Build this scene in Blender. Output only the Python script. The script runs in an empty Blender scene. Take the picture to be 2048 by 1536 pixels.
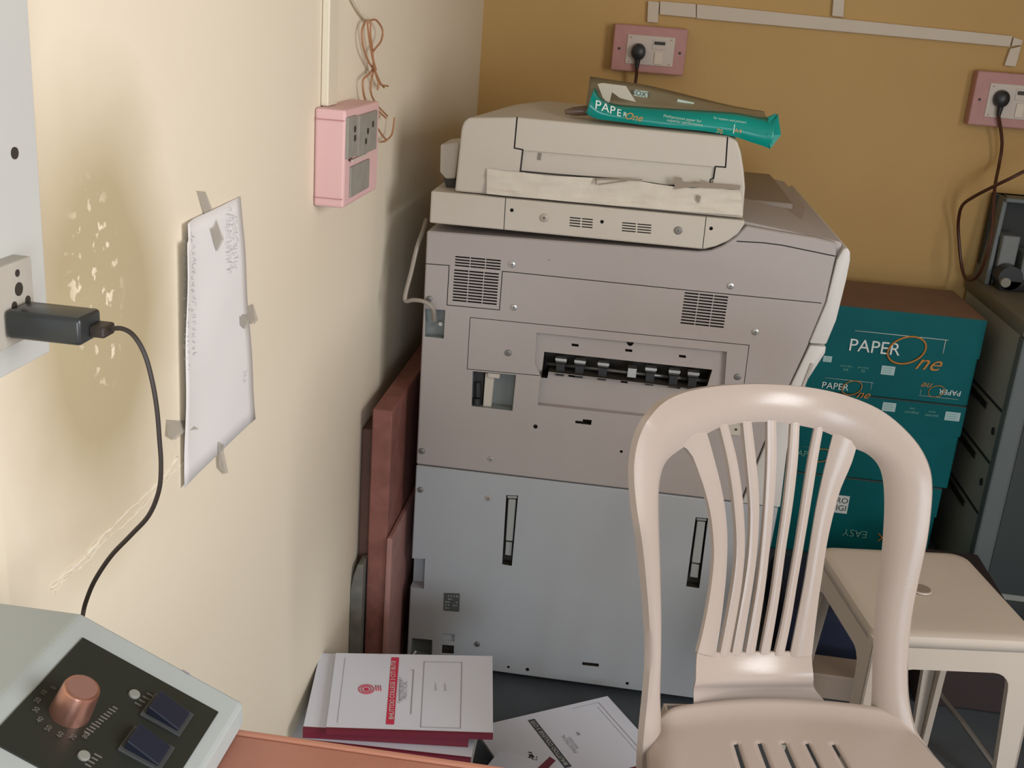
import bpy, bmesh, math, random
from mathutils import Vector, Matrix
random.seed(7)
C = bpy.context.scene.collection
PI = math.pi
# ---------------------------------------------------------------- camera
FPX = 2180.0
YAW, PITCH, ROLL = [math.radians(v) for v in (-5.6, 18.65, 4.5)]
CAM = Vector((0, 0, 1.345))
cy, sy = math.cos(YAW), math.sin(YAW)
r0 = Vector((cy, -sy, 0)); f0 = Vector((sy, cy, 0)); u0 = Vector((0, 0, 1))
fw = f0*math.cos(PITCH) - u0*math.sin(PITCH)
u1 = u0*math.cos(PITCH) + f0*math.sin(PITCH)
rt = r0*math.cos(ROLL) + u1*math.sin(ROLL)
up = u1*math.cos(ROLL) - r0*math.sin(ROLL)
cd = bpy.data.cameras.new('camera'); cam = bpy.data.objects.new('camera', cd); C.objects.link(cam)
cd.sensor_width = 36; cd.lens = FPX/2048*36; cd.clip_start = .01
m = Matrix.Identity(4)
for i in range(3):
    m[i][0] = rt[i]; m[i][1] = up[i]; m[i][2] = -fw[i]; m[i][3] = CAM[i]
cam.matrix_world = m
bpy.context.scene.camera = cam

def ray(px, py):
    return rt*((px-1024)/FPX) - up*((py-768)/FPX) + fw
def aY(px, py, Y): r = ray(px, py); return CAM + r*(Y/r.y)
def aX(px, py, X): r = ray(px, py); return CAM + r*(X/r.x)
def aZ(px, py, Z): r = ray(px, py); return CAM + r*((Z-CAM.z)/r.z)
def aP(px, py, p0, n): r = ray(px, py); return CAM + r*((p0-CAM).dot(n)/r.dot(n))

# ---------------------------------------------------------------- materials
def mat(name, col, rough=.6, metal=0, noise=0, scale=20, col2=None, bump=0, bscale=200, alpha=1, spec=.5, emit=0):
    m = bpy.data.materials.new(name); m.use_nodes = True
    nt = m.node_tree; b = nt.nodes['Principled BSDF']
    b.inputs['Base Color'].default_value = (*col, 1); b.inputs['Roughness'].default_value = rough
    b.inputs['Metallic'].default_value = metal; b.inputs['Specular IOR Level'].default_value = spec
    if alpha < 1: b.inputs['Alpha'].default_value = alpha
    if noise or bump:
        tc = nt.nodes.new('ShaderNodeTexCoord')
    if noise:
        n = nt.nodes.new('ShaderNodeTexNoise'); n.inputs['Scale'].default_value = scale; n.inputs['Detail'].default_value = 6
        nt.links.new(tc.outputs['Object'], n.inputs['Vector'])
        r = nt.nodes.new('ShaderNodeMapRange'); r.inputs[1].default_value = .35; r.inputs[2].default_value = .68
        r.inputs[3].default_value = 0; r.inputs[4].default_value = noise
        nt.links.new(n.outputs['Fac'], r.inputs[0])
        mx = nt.nodes.new('ShaderNodeMix'); mx.data_type = 'RGBA'
        mx.inputs[6].default_value = (*col, 1); mx.inputs[7].default_value = (*(col2 or [c*.5 for c in col]), 1)
        nt.links.new(r.outputs[0], mx.inputs[0]); nt.links.new(mx.outputs[2], b.inputs['Base Color'])
    if bump:
        n2 = nt.nodes.new('ShaderNodeTexNoise'); n2.inputs['Scale'].default_value = bscale; n2.inputs['Detail'].default_value = 4
        nt.links.new(tc.outputs['Object'], n2.inputs['Vector'])
        bp = nt.nodes.new('ShaderNodeBump'); bp.inputs['Strength'].default_value = bump; bp.inputs['Distance'].default_value = .002
        nt.links.new(n2.outputs['Fac'], bp.inputs['Height']); nt.links.new(bp.outputs['Normal'], b.inputs['Normal'])
    return m

def wall_left_material():
    m = mat('left_wall_paint', (.80, .72, .585), .75, 0, .35, 2.2, (.76, .67, .52), .12, 30)
    nt = m.node_tree; b = nt.nodes['Principled BSDF']
    src = b.inputs['Base Color'].links[0].from_socket
    geo = nt.nodes.new('ShaderNodeNewGeometry')
    def blob(c, rad, soft, ns, amp):
        v = nt.nodes.new('ShaderNodeVectorMath'); v.operation = 'SUBTRACT'
        nt.links.new(geo.outputs['Position'], v.inputs[0]); v.inputs[1].default_value = c
        s = nt.nodes.new('ShaderNodeVectorMath'); s.operation = 'MULTIPLY'; s.inputs[1].default_value = (0, 1/rad[0], 1/rad[1])
        nt.links.new(v.outputs[0], s.inputs[0])
        l = nt.nodes.new('ShaderNodeVectorMath'); l.operation = 'LENGTH'; nt.links.new(s.outputs[0], l.inputs[0])
        n = nt.nodes.new('ShaderNodeTexNoise'); n.inputs['Scale'].default_value = ns; n.inputs['Detail'].default_value = 5
        nt.links.new(geo.outputs['Position'], n.inputs['Vector'])
        a = nt.nodes.new('ShaderNodeMath'); a.operation = 'MULTIPLY_ADD'; a.inputs[1].default_value = amp
        nt.links.new(n.outputs['Fac'], a.inputs[0]); nt.links.new(l.outputs['Value'], a.inputs[2])
        r = nt.nodes.new('ShaderNodeMapRange'); r.inputs[1].default_value = 1+amp*.5-soft; r.inputs[2].default_value = 1+amp*.5+soft
        r.inputs[3].default_value = 1; r.inputs[4].default_value = 0; nt.links.new(a.outputs[0], r.inputs[0])
        return r.outputs[0]
    def over(src, fac, col, k):
        mu = nt.nodes.new('ShaderNodeMath'); mu.operation = 'MULTIPLY'; mu.inputs[1].default_value = k
        nt.links.new(fac, mu.inputs[0])
        mx = nt.nodes.new('ShaderNodeMix'); mx.data_type = 'RGBA'
        nt.links.new(mu.outputs[0], mx.inputs[0]); nt.links.new(src, mx.inputs[6]); mx.inputs[7].default_value = (*col, 1)
        return mx.outputs[2]
    # recess shade painted in as an olive patch, with flaked paint spots inside it
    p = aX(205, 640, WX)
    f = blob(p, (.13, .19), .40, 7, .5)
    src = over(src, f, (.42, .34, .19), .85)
    f2 = blob(aX(190, 555, WX), (.045, .07), .35, 12, .6)
    n = nt.nodes.new('ShaderNodeTexNoise'); n.inputs['Scale'].default_value = 75; n.inputs['Detail'].default_value = 3
    nt.links.new(geo.outputs['Position'], n.inputs['Vector'])
    r = nt.nodes.new('ShaderNodeMapRange'); r.inputs[1].default_value = .60; r.inputs[2].default_value = .65
    nt.links.new(n.outputs['Fac'], r.inputs[0])
    mu = nt.nodes.new('ShaderNodeMath'); mu.operation = 'MULTIPLY'; nt.links.new(f2, mu.inputs[0]); nt.links.new(r.outputs[0], mu.inputs[1])
    src = over(src, mu.outputs[0], (.86, .76, .58), 1)
    f3 = blob(aX(215, 712, WX), (.022, .028), .35, 12, .6)
    mu = nt.nodes.new('ShaderNodeMath'); mu.operation = 'MULTIPLY'; nt.links.new(f3, mu.inputs[0]); nt.links.new(r.outputs[0], mu.inputs[1])
    src = over(src, mu.outputs[0], (.86, .76, .58), 1)
    nt.links.new(src, b.inputs['Base Color'])
    return m

WX = -.475      # left wall plane
WY = 3.19       # back wall plane
CF = 2.0        # copier side panel plane
M = {}
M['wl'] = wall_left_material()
M['wb'] = mat('back_wall_paint', (.53, .335, .12), .7, 0, .45, 3, (.48, .29, .10), .3, 60)
M['ceil'] = mat('ceiling_paint', (.42, .38, .31), .8)
M['floor'] = mat('dark_floor', (.075, .09, .105), .55, 0, .6, 8, (.055, .065, .078), .2, 90)
M['body'] = mat('copier_grey_plastic', (.37, .33, .315), .5, 0, .3, 3, (.34, .295, .29), .12, 900)
M['body2'] = mat('copier_lower_grey', (.375, .392, .415), .5, 0, .3, 3, (.355, .36, .378), .12, 900)
M['cream'] = mat('copier_cream_plastic', (.50, .455, .395), .5, 0, .35, 5, (.46, .405, .345), .12, 900)
M['white'] = mat('copier_white_cover', (.58, .56, .54), .45)
M['dark'] = mat('dark_plastic_recess_shade', (.035, .028, .022), .6)  # slot and recess shade put into the colour; also plain dark parts
M['black'] = mat('black_plastic', (.018, .018, .02), .4)
M['steel'] = mat('steel', (.55, .54, .52), .35, .9)
M['dsteel'] = mat('dull_steel', (.22, .21, .20), .45, .7)
M['clear'] = mat('grey_glassy_plastic', (.20, .22, .22), .25)
M['paper'] = mat('white_paper', (.73, .76, .88), .75)
M['wpaper'] = mat('wall_paper_sheet', (.80, .78, .79), .75)
M['oldpaper'] = mat('crumpled_paper', (.60, .55, .475), .7, 0, .5, 25, (.50, .44, .36), .9, 45)
M['tape'] = mat('clear_tape', (.56, .52, .46), .25, alpha=.5)
M['teal'] = mat('green_wrapper_film', (.0, .26, .215), .22, 0, .5, 9, (.0, .17, .15))
M['film_in'] = mat('wrapper_inner_film', (.20, .165, .10), .35, 0, .6, 14, (.26, .22, .15))
M['carton'] = mat('teal_carton', (.0, .125, .135), .6, 0, .4, 6, (.0, .09, .10), spec=.2)
M['kraft'] = mat('kraft_cardboard', (.24, .14, .095), .8, 0, .5, 10, (.17, .10, .07))
M['ink_w'] = mat('white_ink', (.75, .78, .75), .6)
M['ink_g'] = mat('pale_green_ink', (.16, .40, .33), .6)
M['ink_o'] = mat('orange_ink', (.55, .22, .035), .6)
M['ink_r'] = mat('red_ink', (.62, .035, .09), .6)
M['ink_p'] = mat('grey_ink', (.36, .34, .38), .7)
M['ink_k'] = mat('dark_ink', (.06, .07, .08), .7)
M['lab'] = mat('white_label', (.45, .60, .60), .6)
M['pink'] = mat('pink_box_plastic', (.76, .48, .49), .5, 0, .4, 8, (.68, .44, .42))
M['pinkd'] = mat('dusty_pink_plastic', (.50, .25, .235), .55, 0, .4, 30, (.40, .19, .175))
M['swgrey'] = mat('grey_switch', (.30, .285, .25), .5, 0, .4, 60, (.20, .18, .16))
M['swwhite'] = mat('dirty_white_switch', (.58, .50, .44), .5)
M['pvc'] = mat('white_conduit', (.60, .51, .40), .5, 0, .4, 12, (.52, .42, .32))
M['pvcw'] = mat('cream_conduit', (.74, .68, .55), .5)
M['board'] = mat('switchboard_laminate', (.55, .565, .54), .45, 0, .4, 6, (.50, .50, .52))
M['plate'] = mat('socket_plate', (.46, .43, .38), .45, 0, .3, 20)
M['cable'] = mat('black_cable', (.03, .022, .018), .45)
M['bcable'] = mat('brown_cable', (.07, .022, .012), .45)
M['gcable'] = mat('grey_cable', (.30, .26, .22), .5)
M['wire'] = mat('copper_orange_wire', (.42, .20, .10), .5)
M['charger'] = mat('charger_black', (.022, .026, .027), .28, 0, .4, 30, (.04, .045, .047))
M['redwood'] = mat('red_brown_wood', (.27, .105, .085), .7, 0, .8, 25, (.17, .062, .05), .5, 80)
M['redwood2'] = mat('pale_pink_wood', (.38, .20, .18), .7, 0, .5, 25, (.28, .14, .125))
M['dwood'] = mat('dark_brown_wood', (.15, .075, .06), .75, 0, .6, 18)
M['gwood'] = mat('grey_weathered_wood', (.20, .19, .165), .8, 0, .7, 35, (.11, .11, .10), .5, 80)
M['table'] = mat('table_wood', (.42, .19, .14), .5, 0, .6, 12, (.34, .12, .08), .2, 80)
M['tedge'] = mat('table_edge_strip', (.50, .23, .16), .5)
M['maroon'] = mat('maroon_binding', (.16, .012, .03), .5)
M['pages'] = mat('page_edges', (.62, .60, .57), .8, 0, .5, 300)
M['chair'] = mat('beige_chair_plastic', (.485, .41, .37), .24, 0, .3, 6, (.45, .375, .335), .08, 500)
M['stool'] = mat('beige_stool_plastic', (.57, .50, .435), .42, 0, .35, 5, (.48, .42, .355), .08, 500)
M['dev'] = mat('light_grey_case', (.40, .45, .46), .4)
M['panelk'] = mat('black_panel', (.020, .024, .020), .35)
M['navy'] = mat('dark_navy_rocker', (.014, .018, .035), .3)
M['copper'] = mat('copper_knob', (.50, .26, .20), .28, .85)
M['mgrey'] = mat('machine_grey', (.36, .37, .33), .55, 0, .4, 4, (.30, .31, .28))
M['mlight'] = mat('machine_light_trim', (.13, .15, .15), .5)
M['mtop'] = mat('machine_top_dimmed', (.17, .16, .125), .6, 0, .4, 6)  # top darkened in its colour to offset the window light
M['mfront'] = mat('machine_front_shade', (.045, .055, .055), .5)
M['mdark'] = mat('machine_dark', (.018, .02, .018), .6)
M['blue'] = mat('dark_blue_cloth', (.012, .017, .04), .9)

# ---------------------------------------------------------------- helpers
def link(name, bm, mats, parent=None, smooth=False):
    me = bpy.data.meshes.new(name); bm.normal_update(); bm.to_mesh(me); bm.free()
    if not isinstance(mats, (list, tuple)): mats = [mats]
    for x in mats: me.materials.append(x)
    if smooth:
        for p in me.polygons: p.use_smooth = True
        try: me.set_sharp_from_angle(angle=math.radians(40))
        except Exception: pass
    o = bpy.data.objects.new(name, me); C.objects.link(o)
    if parent: 
        o.parent = parent; o.matrix_parent_inverse = Matrix.Translation(-parent.location) if not parent.parent and parent.type == 'EMPTY' else (Matrix.Identity(4))
    return o
def tag(o, label=None, cat=None, group=None, kind=None):
    if label: o['label'] = label
    if cat: o['category'] = cat
    if group: o['group'] = group
    if kind: o['kind'] = kind
    return o
def thing(name, label, cat, loc=(0, 0, 0), group=None):
    o = bpy.data.objects.new(name, None); C.objects.link(o); o.location = loc; o.empty_display_size = .05
    return tag(o, label, cat, group)
def struct(name, bm, mt, parent=None, smooth=False):
    o = link(name, bm, mt, parent, smooth)
    o['kind'] = 'structure'; return o

def addbox(bm, lo, hi, mi=0, bev=0, seg=2, mx=None):
    b = bmesh.new() if bev else bm
    vs = [b.verts.new((x, y, z)) for x in (lo[0], hi[0]) for y in (lo[1], hi[1]) for z in (lo[2], hi[2])]
    F = [(0, 1, 3, 2), (4, 6, 7, 5), (0, 4, 5, 1), (2, 3, 7, 6), (0, 2, 6, 4), (1, 5, 7, 3)]
    fs = [b.faces.new([vs[i] for i in f]) for f in F]
    for f in fs: f.material_index = mi
    if bev:
        bmesh.ops.bevel(b, geom=list(b.edges), offset=bev, segments=seg, profile=.5, affect='EDGES')
        for f in b.faces: f.material_index = mi
        if mx: bmesh.ops.transform(b, matrix=mx, verts=b.verts)
        merge(bm, b)
    elif mx: bmesh.ops.transform(bm, matrix=mx, verts=vs)
    return bm
def merge(bm, b):
    me = bpy.data.meshes.new('t'); b.to_mesh(me); b.free(); bm.from_mesh(me); bpy.data.meshes.remove(me)
def box(lo, hi, mi=0, bev=0, seg=2, mx=None):
    bm = bmesh.new(); addbox(bm, lo, hi, mi, bev, seg, mx)
    bmesh.ops.recalc_face_normals(bm, faces=bm.faces); return bm
def addprism(bm, pts, vec, mi=0, bev=0, seg=2):
    """closed polygon pts (3D) extruded by vec"""
    b = bmesh.new(); vec = Vector(vec)
    a = [b.verts.new(p) for p in pts]; c = [b.verts.new(Vector(p)+vec) for p in pts]
    n = len(pts); b.faces.new(a); b.faces.new(c[::-1])
    for i in range(n): b.faces.new([a[i], c[i], c[(i+1) % n], a[(i+1) % n]])
    bmesh.ops.recalc_face_normals(b, faces=b.faces)
    if bev: bmesh.ops.bevel(b, geom=list(b.edges), offset=bev, segments=seg, profile=.5, affect='EDGES', clamp_overlap=True)
    for f in b.faces: f.material_index = mi
    merge(bm, b); return bm
def prism(pts, vec, mi=0, bev=0, seg=2): return addprism(bmesh.new(), pts, vec, mi, bev, seg)
def smoothpath(P, k=6, closed=False):
    P = [Vector(p) for p in P]; out = []; n = len(P)
    rng = range(n if closed else n-1)
    for i in rng:
        g = lambda j: P[j % n] if closed else P[max(0, min(n-1, j))]
        p0, p1, p2, p3 = g(i-1), g(i), g(i+1), g(i+2)
        for s in range(k):
            t = s/k
            out.append(.5*((2*p1)+(p2-p0)*t+(2*p0-5*p1+4*p2-p3)*t*t+(3*p1-p0-3*p2+p3)*t**3))
    if not closed: out.append(P[-1])
    return out
def addtube(bm, P, r, n=8, mi=0, cap=True, closed=False):
    P = [Vector(p) for p in P]; rings = []; N = len(P); prev = None
    for i, p in enumerate(P):
        if closed: t = P[(i+1) % N]-P[i-1]
        else: t = P[min(N-1, i+1)]-P[max(0, i-1)]
        t.normalize()
        if prev is None:
            a = t.orthogonal().normalized()
        else: a = (prev - t*prev.dot(t)).normalized()
        prev = a; b = t.cross(a); rr = r[i] if isinstance(r, (list, tuple)) else r
        rings.append([bm.verts.new(p+(a*math.cos(2*PI*k/n)+b*math.sin(2*PI*k/n))*rr) for k in range(n)])
    for i in range(N if closed else N-1):
        A, B = rings[i], rings[(i+1) % N]
        for k in range(n):
            f = bm.faces.new([A[k], A[(k+1) % n], B[(k+1) % n], B[k]]); f.material_index = mi; f.smooth = True
    if cap and not closed:
        for rg in (rings[0][::-1], rings[-1]):
            f = bm.faces.new(rg); f.material_index = mi
    return bm
def tube(P, r, n=8, mi=0): return addtube(bmesh.new(), P, r, n, mi)
def addcyl(bm, c, ax, r, h, n=16, mi=0, r2=None, bev=0):
    ax = Vector(ax).normalized(); a = ax.orthogonal().normalized(); b = ax.cross(a); c = Vector(c)
    prof = [(r, 0), (r2 or r, h)]
    if bev: prof = [(r, 0), (r2 or r, h-bev), ((r2 or r)-bev*.3, h-bev*.3), ((r2 or r)-bev, h)]
    rings = [[bm.verts.new(c+ax*z+(a*math.cos(2*PI*k/n)+b*math.sin(2*PI*k/n))*q) for k in range(n)] for q, z in prof]
    for A, B in zip(rings, rings[1:]):
        for k in range(n):
            f = bm.faces.new([A[k], A[(k+1) % n], B[(k+1) % n], B[k]]); f.material_index = mi
    for rg in (rings[0][::-1], rings[-1]):
        f = bm.faces.new(rg); f.material_index = mi
    return bm
def cut(o, cutter_bm, cmat):
    cm = bpy.data.meshes.new('cutter'); bmesh.ops.recalc_face_normals(cutter_bm, faces=cutter_bm.faces)
    cutter_bm.to_mesh(cm); cutter_bm.free()
    for x in (cmat if isinstance(cmat, list) else [cmat]): cm.materials.append(x)
    co = bpy.data.objects.new('cutter', cm); C.objects.link(co)
    md = o.modifiers.new('b', 'BOOLEAN'); md.object = co; md.operation = 'DIFFERENCE'; md.solver = 'EXACT'; md.use_self = True
    md.material_mode = 'TRANSFER'
    saved = o.parent; 
    dg = bpy.context.evaluated_depsgraph_get(); dg.update()
    me = bpy.data.meshes.new_from_object(o.evaluated_get(dg), depsgraph=dg)
    o.modifiers.clear(); o.data = me
    bpy.data.objects.remove(co)
def addtext(bm, s, pos, size, right, upv, mi=0, shear=0, depth=.0006, align='CENTER', sx=1):
    cu = bpy.data.curves.new('txt', 'FONT'); cu.body = s; cu.size = 1; cu.align_x = align; cu.align_y = 'CENTER'
    cu.shear = shear; cu.extrude = 0; cu.resolution_u = 3
    o = bpy.data.objects.new('txt', cu); C.objects.link(o)
    dg = bpy.context.evaluated_depsgraph_get(); dg.update()
    me = bpy.data.meshes.new_from_object(o.evaluated_get(dg), depsgraph=dg)
    bpy.data.objects.remove(o)
    right = Vector(right).normalized(); upv = Vector(upv).normalized(); nrm = right.cross(upv)
    b = bmesh.new(); b.from_mesh(me); bpy.data.meshes.remove(me)
    for v in b.verts: v.co = Vector(pos)+right*(v.co.x*size*sx)+upv*(v.co.y*size)+nrm*depth
    for f in b.faces: f.material_index = mi
    merge(bm, b)
def addquad(bm, pts, mi=0, thick=0):
    f = bm.faces.new([bm.verts.new(p) for p in pts]); f.material_index = mi; return f
def addstrip(bm, L, R, across=6, thick=.004, bulge=0, flange=0, nback=None, mi=0, closed_ends=True):
    """thick ribbon between polylines L and R; normals face the viewer side away from nback"""
    N = len(L); rows = []
    for i in range(N):
        l, r = Vector(L[i]), Vector(R[i])
        t = Vector(L[min(N-1, i+1)])+Vector(R[min(N-1, i+1)])-Vector(L[max(0, i-1)])-Vector(R[max(0, i-1)])
        w = r-l; nn = w.cross(t).normalized()
        if nn.dot(nback) > 0: nn = -nn       # front normal
        front = []; back = []
        for k in range(across+1):
            s = k/across; p = l.lerp(r, s)+nn*bulge*math.sin(PI*s)**.7 if 0 < s < 1 else l.lerp(r, s)
            front.append(bm.verts.new(p))
        for k in range(across, -1, -1):
            s = k/across; p = l.lerp(r, s)+nn*bulge*math.sin(PI*s)**.7 if 0 < s < 1 else l.lerp(r, s)
            off = thick
            if flange and k == 0: off = flange
            if flange and k == across: off = max(thick, flange*.5)
            back.append(bm.verts.new(p-nn*off))
        rows.append(front+back)
    n = len(rows[0])
    for i in range(N-1):
        for k in range(n):
            f = bm.faces.new([rows[i][k], rows[i][(k+1) % n], rows[i+1][(k+1) % n], rows[i+1][k]]); f.material_index = mi; f.smooth = True
    for rr in (rows[0], rows[-1][::-1]):
        f = bm.faces.new(rr); f.material_index = mi
    return bm

# ================================================================ setting
XR, YF, ZC = 1.78, -2.6, 2.7
struct('floor', box((WX-.1, YF, -.05), (XR+.1, WY+.1, 0)), M['floor'])
struct('ceiling', box((WX-.1, YF, ZC), (XR+.1, WY+.1, ZC+.1)), M['ceil'])
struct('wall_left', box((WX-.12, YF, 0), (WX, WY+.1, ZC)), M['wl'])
struct('wall_back', box((WX, WY, 0), (XR, WY+.1, ZC)), M['wb'])
b = bmesh.new(); wy0, wy1, wz0, wz1 = -.75, .75, .95, 2.15
addbox(b, (XR, YF, 0), (XR+.12, wy0, ZC)); addbox(b, (XR, wy1, 0), (XR+.12, WY+.1, ZC)); addbox(b, (XR, wy0, 0), (XR+.12, wy1, wz0)); addbox(b, (XR, wy0, wz1), (XR+.12, wy1, ZC))
struct('wall_right', b, M['wb'])
b = bmesh.new()
for lo, hi in (((wy0, wz0), (wy0+.05, wz1)), ((wy1-.05, wz0), (wy1, wz1)), ((wy0, wz0), (wy1, wz0+.05)), ((wy0, wz1-.05), (wy1, wz1)), ((-.02, wz0), (.02, wz1))):
    addbox(b, (XR+.06, lo[0], lo[1]), (XR+.10, hi[0], hi[1]))
struct('window_1', b, M['redwood'])
# front wall behind the camera with a wide shop opening
b = bmesh.new()
addbox(b, (WX, YF-.12, 2.25), (XR, YF, ZC)); addbox(b, (WX, YF-.12, 0), (WX+.5, YF, 2.25)); addbox(b, (XR-.35, YF-.12, 0), (XR, YF, 2.25))
struct('wall_front', b, M['wb'])

# long scar in the plaster of the left wall
b = bmesh.new()
P = [(100, 1180), (128, 1150), (165, 1118), (200, 1080), (240, 1040), (285, 1000), (330, 950), (356, 915)]
for dx, dr in ((0, .0026), (9, .0014)):
    pts = smoothpath([aX(x+dx+random.uniform(-3, 3), y+dx*.6+random.uniform(-3, 3), WX) for x, y in P], 6)
    addtube(b, [p+Vector((random.uniform(-.0006, .0008), 0, random.uniform(-.001, .001))) for p in pts], [dr*random.uniform(.3, 1.1) for _ in pts], 6)
struct('trim_1', b, mat('chipped_plaster', (.82, .76, .64), .9))

# ================================================================ photocopier
def F(px, py, Y=CF): return aY(px, py, Y)
COP = thing('photocopier', 'tall grey photocopier seen from its side between the wall and the plastic chair', 'photocopier', (0, 2.42, 0))
DEPTH = .82
# --- upper cabinet profile (x,z in the side plane)
prof = [(831, 929), (856, 462), (1395, 503), (1420, 501), (1445, 491), (1470, 474), (1492, 452), (1560, 464), (1630, 475), (1674, 486), (1672, 512), (1652, 604), (1612, 700), (1570, 790), (1532, 876), (1486, 985), (1480, 1003)]
P3 = [F(*q) for q in prof]
xl = P3[0].x
P3[0] = Vector((-.377, CF, P3[0].z)); P3[1].x = -.379
P3[-1].z = P3[0].z = F(1100, 960).z
P3[-2].z = P3[-1].z+.012
cab = link('cabinet', prism(P3, (0, DEPTH, 0), bev=.0025, seg=1), [M['body'], M['dark']], COP)
zs = P3[0].z
print('seam z', zs)
cb = bmesh.new()
def hole(p, dep=.01, mi=0, Y=CF):   # px polygon -> cutter prism
    pts = [F(*q, Y) for q in p]
    addprism(cb, [v+Vector((0, -.01, 0)) for v in pts], (0, dep+.01, 0), mi)
def seam(P, w=.0016, dep=.004, Y=CF):
    pts = [F(*q, Y) for q in P]
    for a, c in zip(pts, pts[1:]):
        d = (c-a); d.y = 0; n = Vector((-d.z, 0, d.x)).normalized()*w/2; e = d.normalized()*w*.4
        addprism(cb, [v+Vector((0, -.01, 0)) for v in (a-n-e, c-n+e, c+n+e, a+n-e)], (0, dep+.01, 0), 0)
def Z7(x, y): return (800+x/2.695, 430+y/2.695)
def Z8(x, y): return (680+x/2.415, 900+y/2.415)
def Z5(x, y): return (860+x/2.768, 140+y/2.768)
def vent(tl, tr, bl, rows, cols, gap=.06, th=.5, Z=Z7, dep=.008, Y=CF):
    a, c, d = [F(*Z(*q), Y) for q in (tl, tr, bl)]
    U = c-a; V = d-a
    for r in range(rows):
        for k in range(cols):
            s0 = k/cols+gap/cols/2; s1 = (k+1)/cols-gap/cols/2; t0 = (r)/rows; t1 = t0+th/rows
            q = [a+U*s0+V*t0, a+U*s1+V*t0, a+U*s1+V*t1, a+U*s0+V*t1]
            addprism(cb, [v+Vector((0, -.01, 0)) for v in q], (0, dep+.01, 0), 0)
vent((296, 220), (546, 243), (293, 282), 4, 3)
vent((290, 292), (535, 315), (280, 470), 11, 3)
vent((1533, 415), (1772, 440), (1508, 592), 11, 3)
seam([Z7(131, 262), Z7(265, 272), Z7(253, 485), Z7(536, 512), Z7(552, 303), Z7(1500, 400), Z7(1800, 430), Z7(2270, 475)])
seam([Z7(378, 552), Z7(1882, 702), Z7(1845, 985)], .0013, .003)
seam([Z7(378, 552), Z7(362, 830), Z7(755, 866)], .0013, .003)
seam([Z5(1700, 948), Z5(1850, 957), Z5(1950, 970), Z5(2240, 1030)], .0022)
# exit recess: shallow upper shelf, deep slot, sloped tray
hole([Z7(736, 634), Z7(1762, 737), Z7(1748, 940), Z7(1655, 945), Z7(1655, 850), Z7(775, 755), Z7(760, 870), Z7(727, 803)], .010, 1)
hole([Z7(775, 745), Z7(1685, 842), Z7(1650, 955), Z7(1640, 945), Z7(800, 845), Z7(790, 893), Z7(758, 890)], .07, 0)
hole([Z7(755, 893), Z7(800, 848), Z7(1640, 945), Z7(1700, 1000), Z7(1680, 1125), Z7(742, 1025)], .016, 1)
for q in ((942, 709), (1232, 738), (1523, 770)):
    hole([Z7(q[0]-19, q[1]-9), Z7(q[0]+19, q[1]-5), Z7(q[0]+19, q[1]+9), Z7(q[0]-19, q[1]+5)], .022)
for q in ((923, 880), (1207, 912), (1493, 942)):
    hole([Z7(q[0]-19, q[1]-9), Z7(q[0]+19, q[1]-5), Z7(q[0]+19, q[1]+9), Z7(q[0]-19, q[1]+5)], .030)
hole([Z7(1240+20*math.cos(a), 690+24*math.sin(a)) for a in [i*PI/8 for i in range(9)]], .022)
# connector recesses
hole([Z7(136, 505), Z7(244, 512), Z7(236, 666), Z7(134, 655)], .02, 2)
hole([Z7(392, 842), Z7(626, 862), Z7(606, 1056), Z7(386, 1030)], .03, 2)
hole([Z7(945, 1108), Z7(985, 1112), Z7(985, 1100), Z7(1034, 1105), Z7(1030, 1132), Z7(945, 1122)], .02)
def dot(q, r, Z=Z7, Y=CF, dep=.01):
    c = F(*Z(*q), Y); addcyl(cb, c+Vector((0, -.01, 0)), (0, 1, 0), r, dep+.01, 12)
dot((1193, 1275), .003); dot((803, 243), .001); dot((730, 1140), .0045)
cut(cab, cb, [M['dark'], M['body'], M['clear']])

# --- exit slot contents
slotc = lambda x, y, Y=CF: F(*Z7(x, y), Y)
rb = bmesh.new(); a = slotc(790, 800, CF+.035); c = slotc(1660, 895, CF+.035); addtube(rb, [a, c], .004, 10)
shaft = link('roller_shaft', rb, M['dsteel'], COP)
tag(shaft, 'dark metal shaft across the paper exit slot')
for x in (870, 972, 1097, 1352, 1478, 1580):
    y = 772+(x-870)*.105
    rb = bmesh.new(); c = slotc(x, y+8, CF+.022)
    addcyl(rb, c+Vector((-.010, 0, 0)), (1, 0, 0), .0075, .020, 16)
    addbox(rb, (c.x-.011, CF+.008, c.z+.0015), (c.x+.011, CF+.016, c.z+.0065), 0)
    addbox(rb, (c.x-.008, CF+.012, c.z-.030), (c.x+.008, CF+.030, c.z-.006), 1)
    o = link('exit_roller', rb, [M['steel'], M['black']], COP, True)
tag(link('slot_bracket', box(tuple(slotc(1225, 862)+Vector((0, .004, -.006))), tuple(slotc(1275, 850)+Vector((0, .03, .006))), 0, .001), M['steel'], COP), 'shiny metal bracket in the middle of the slot')

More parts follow.
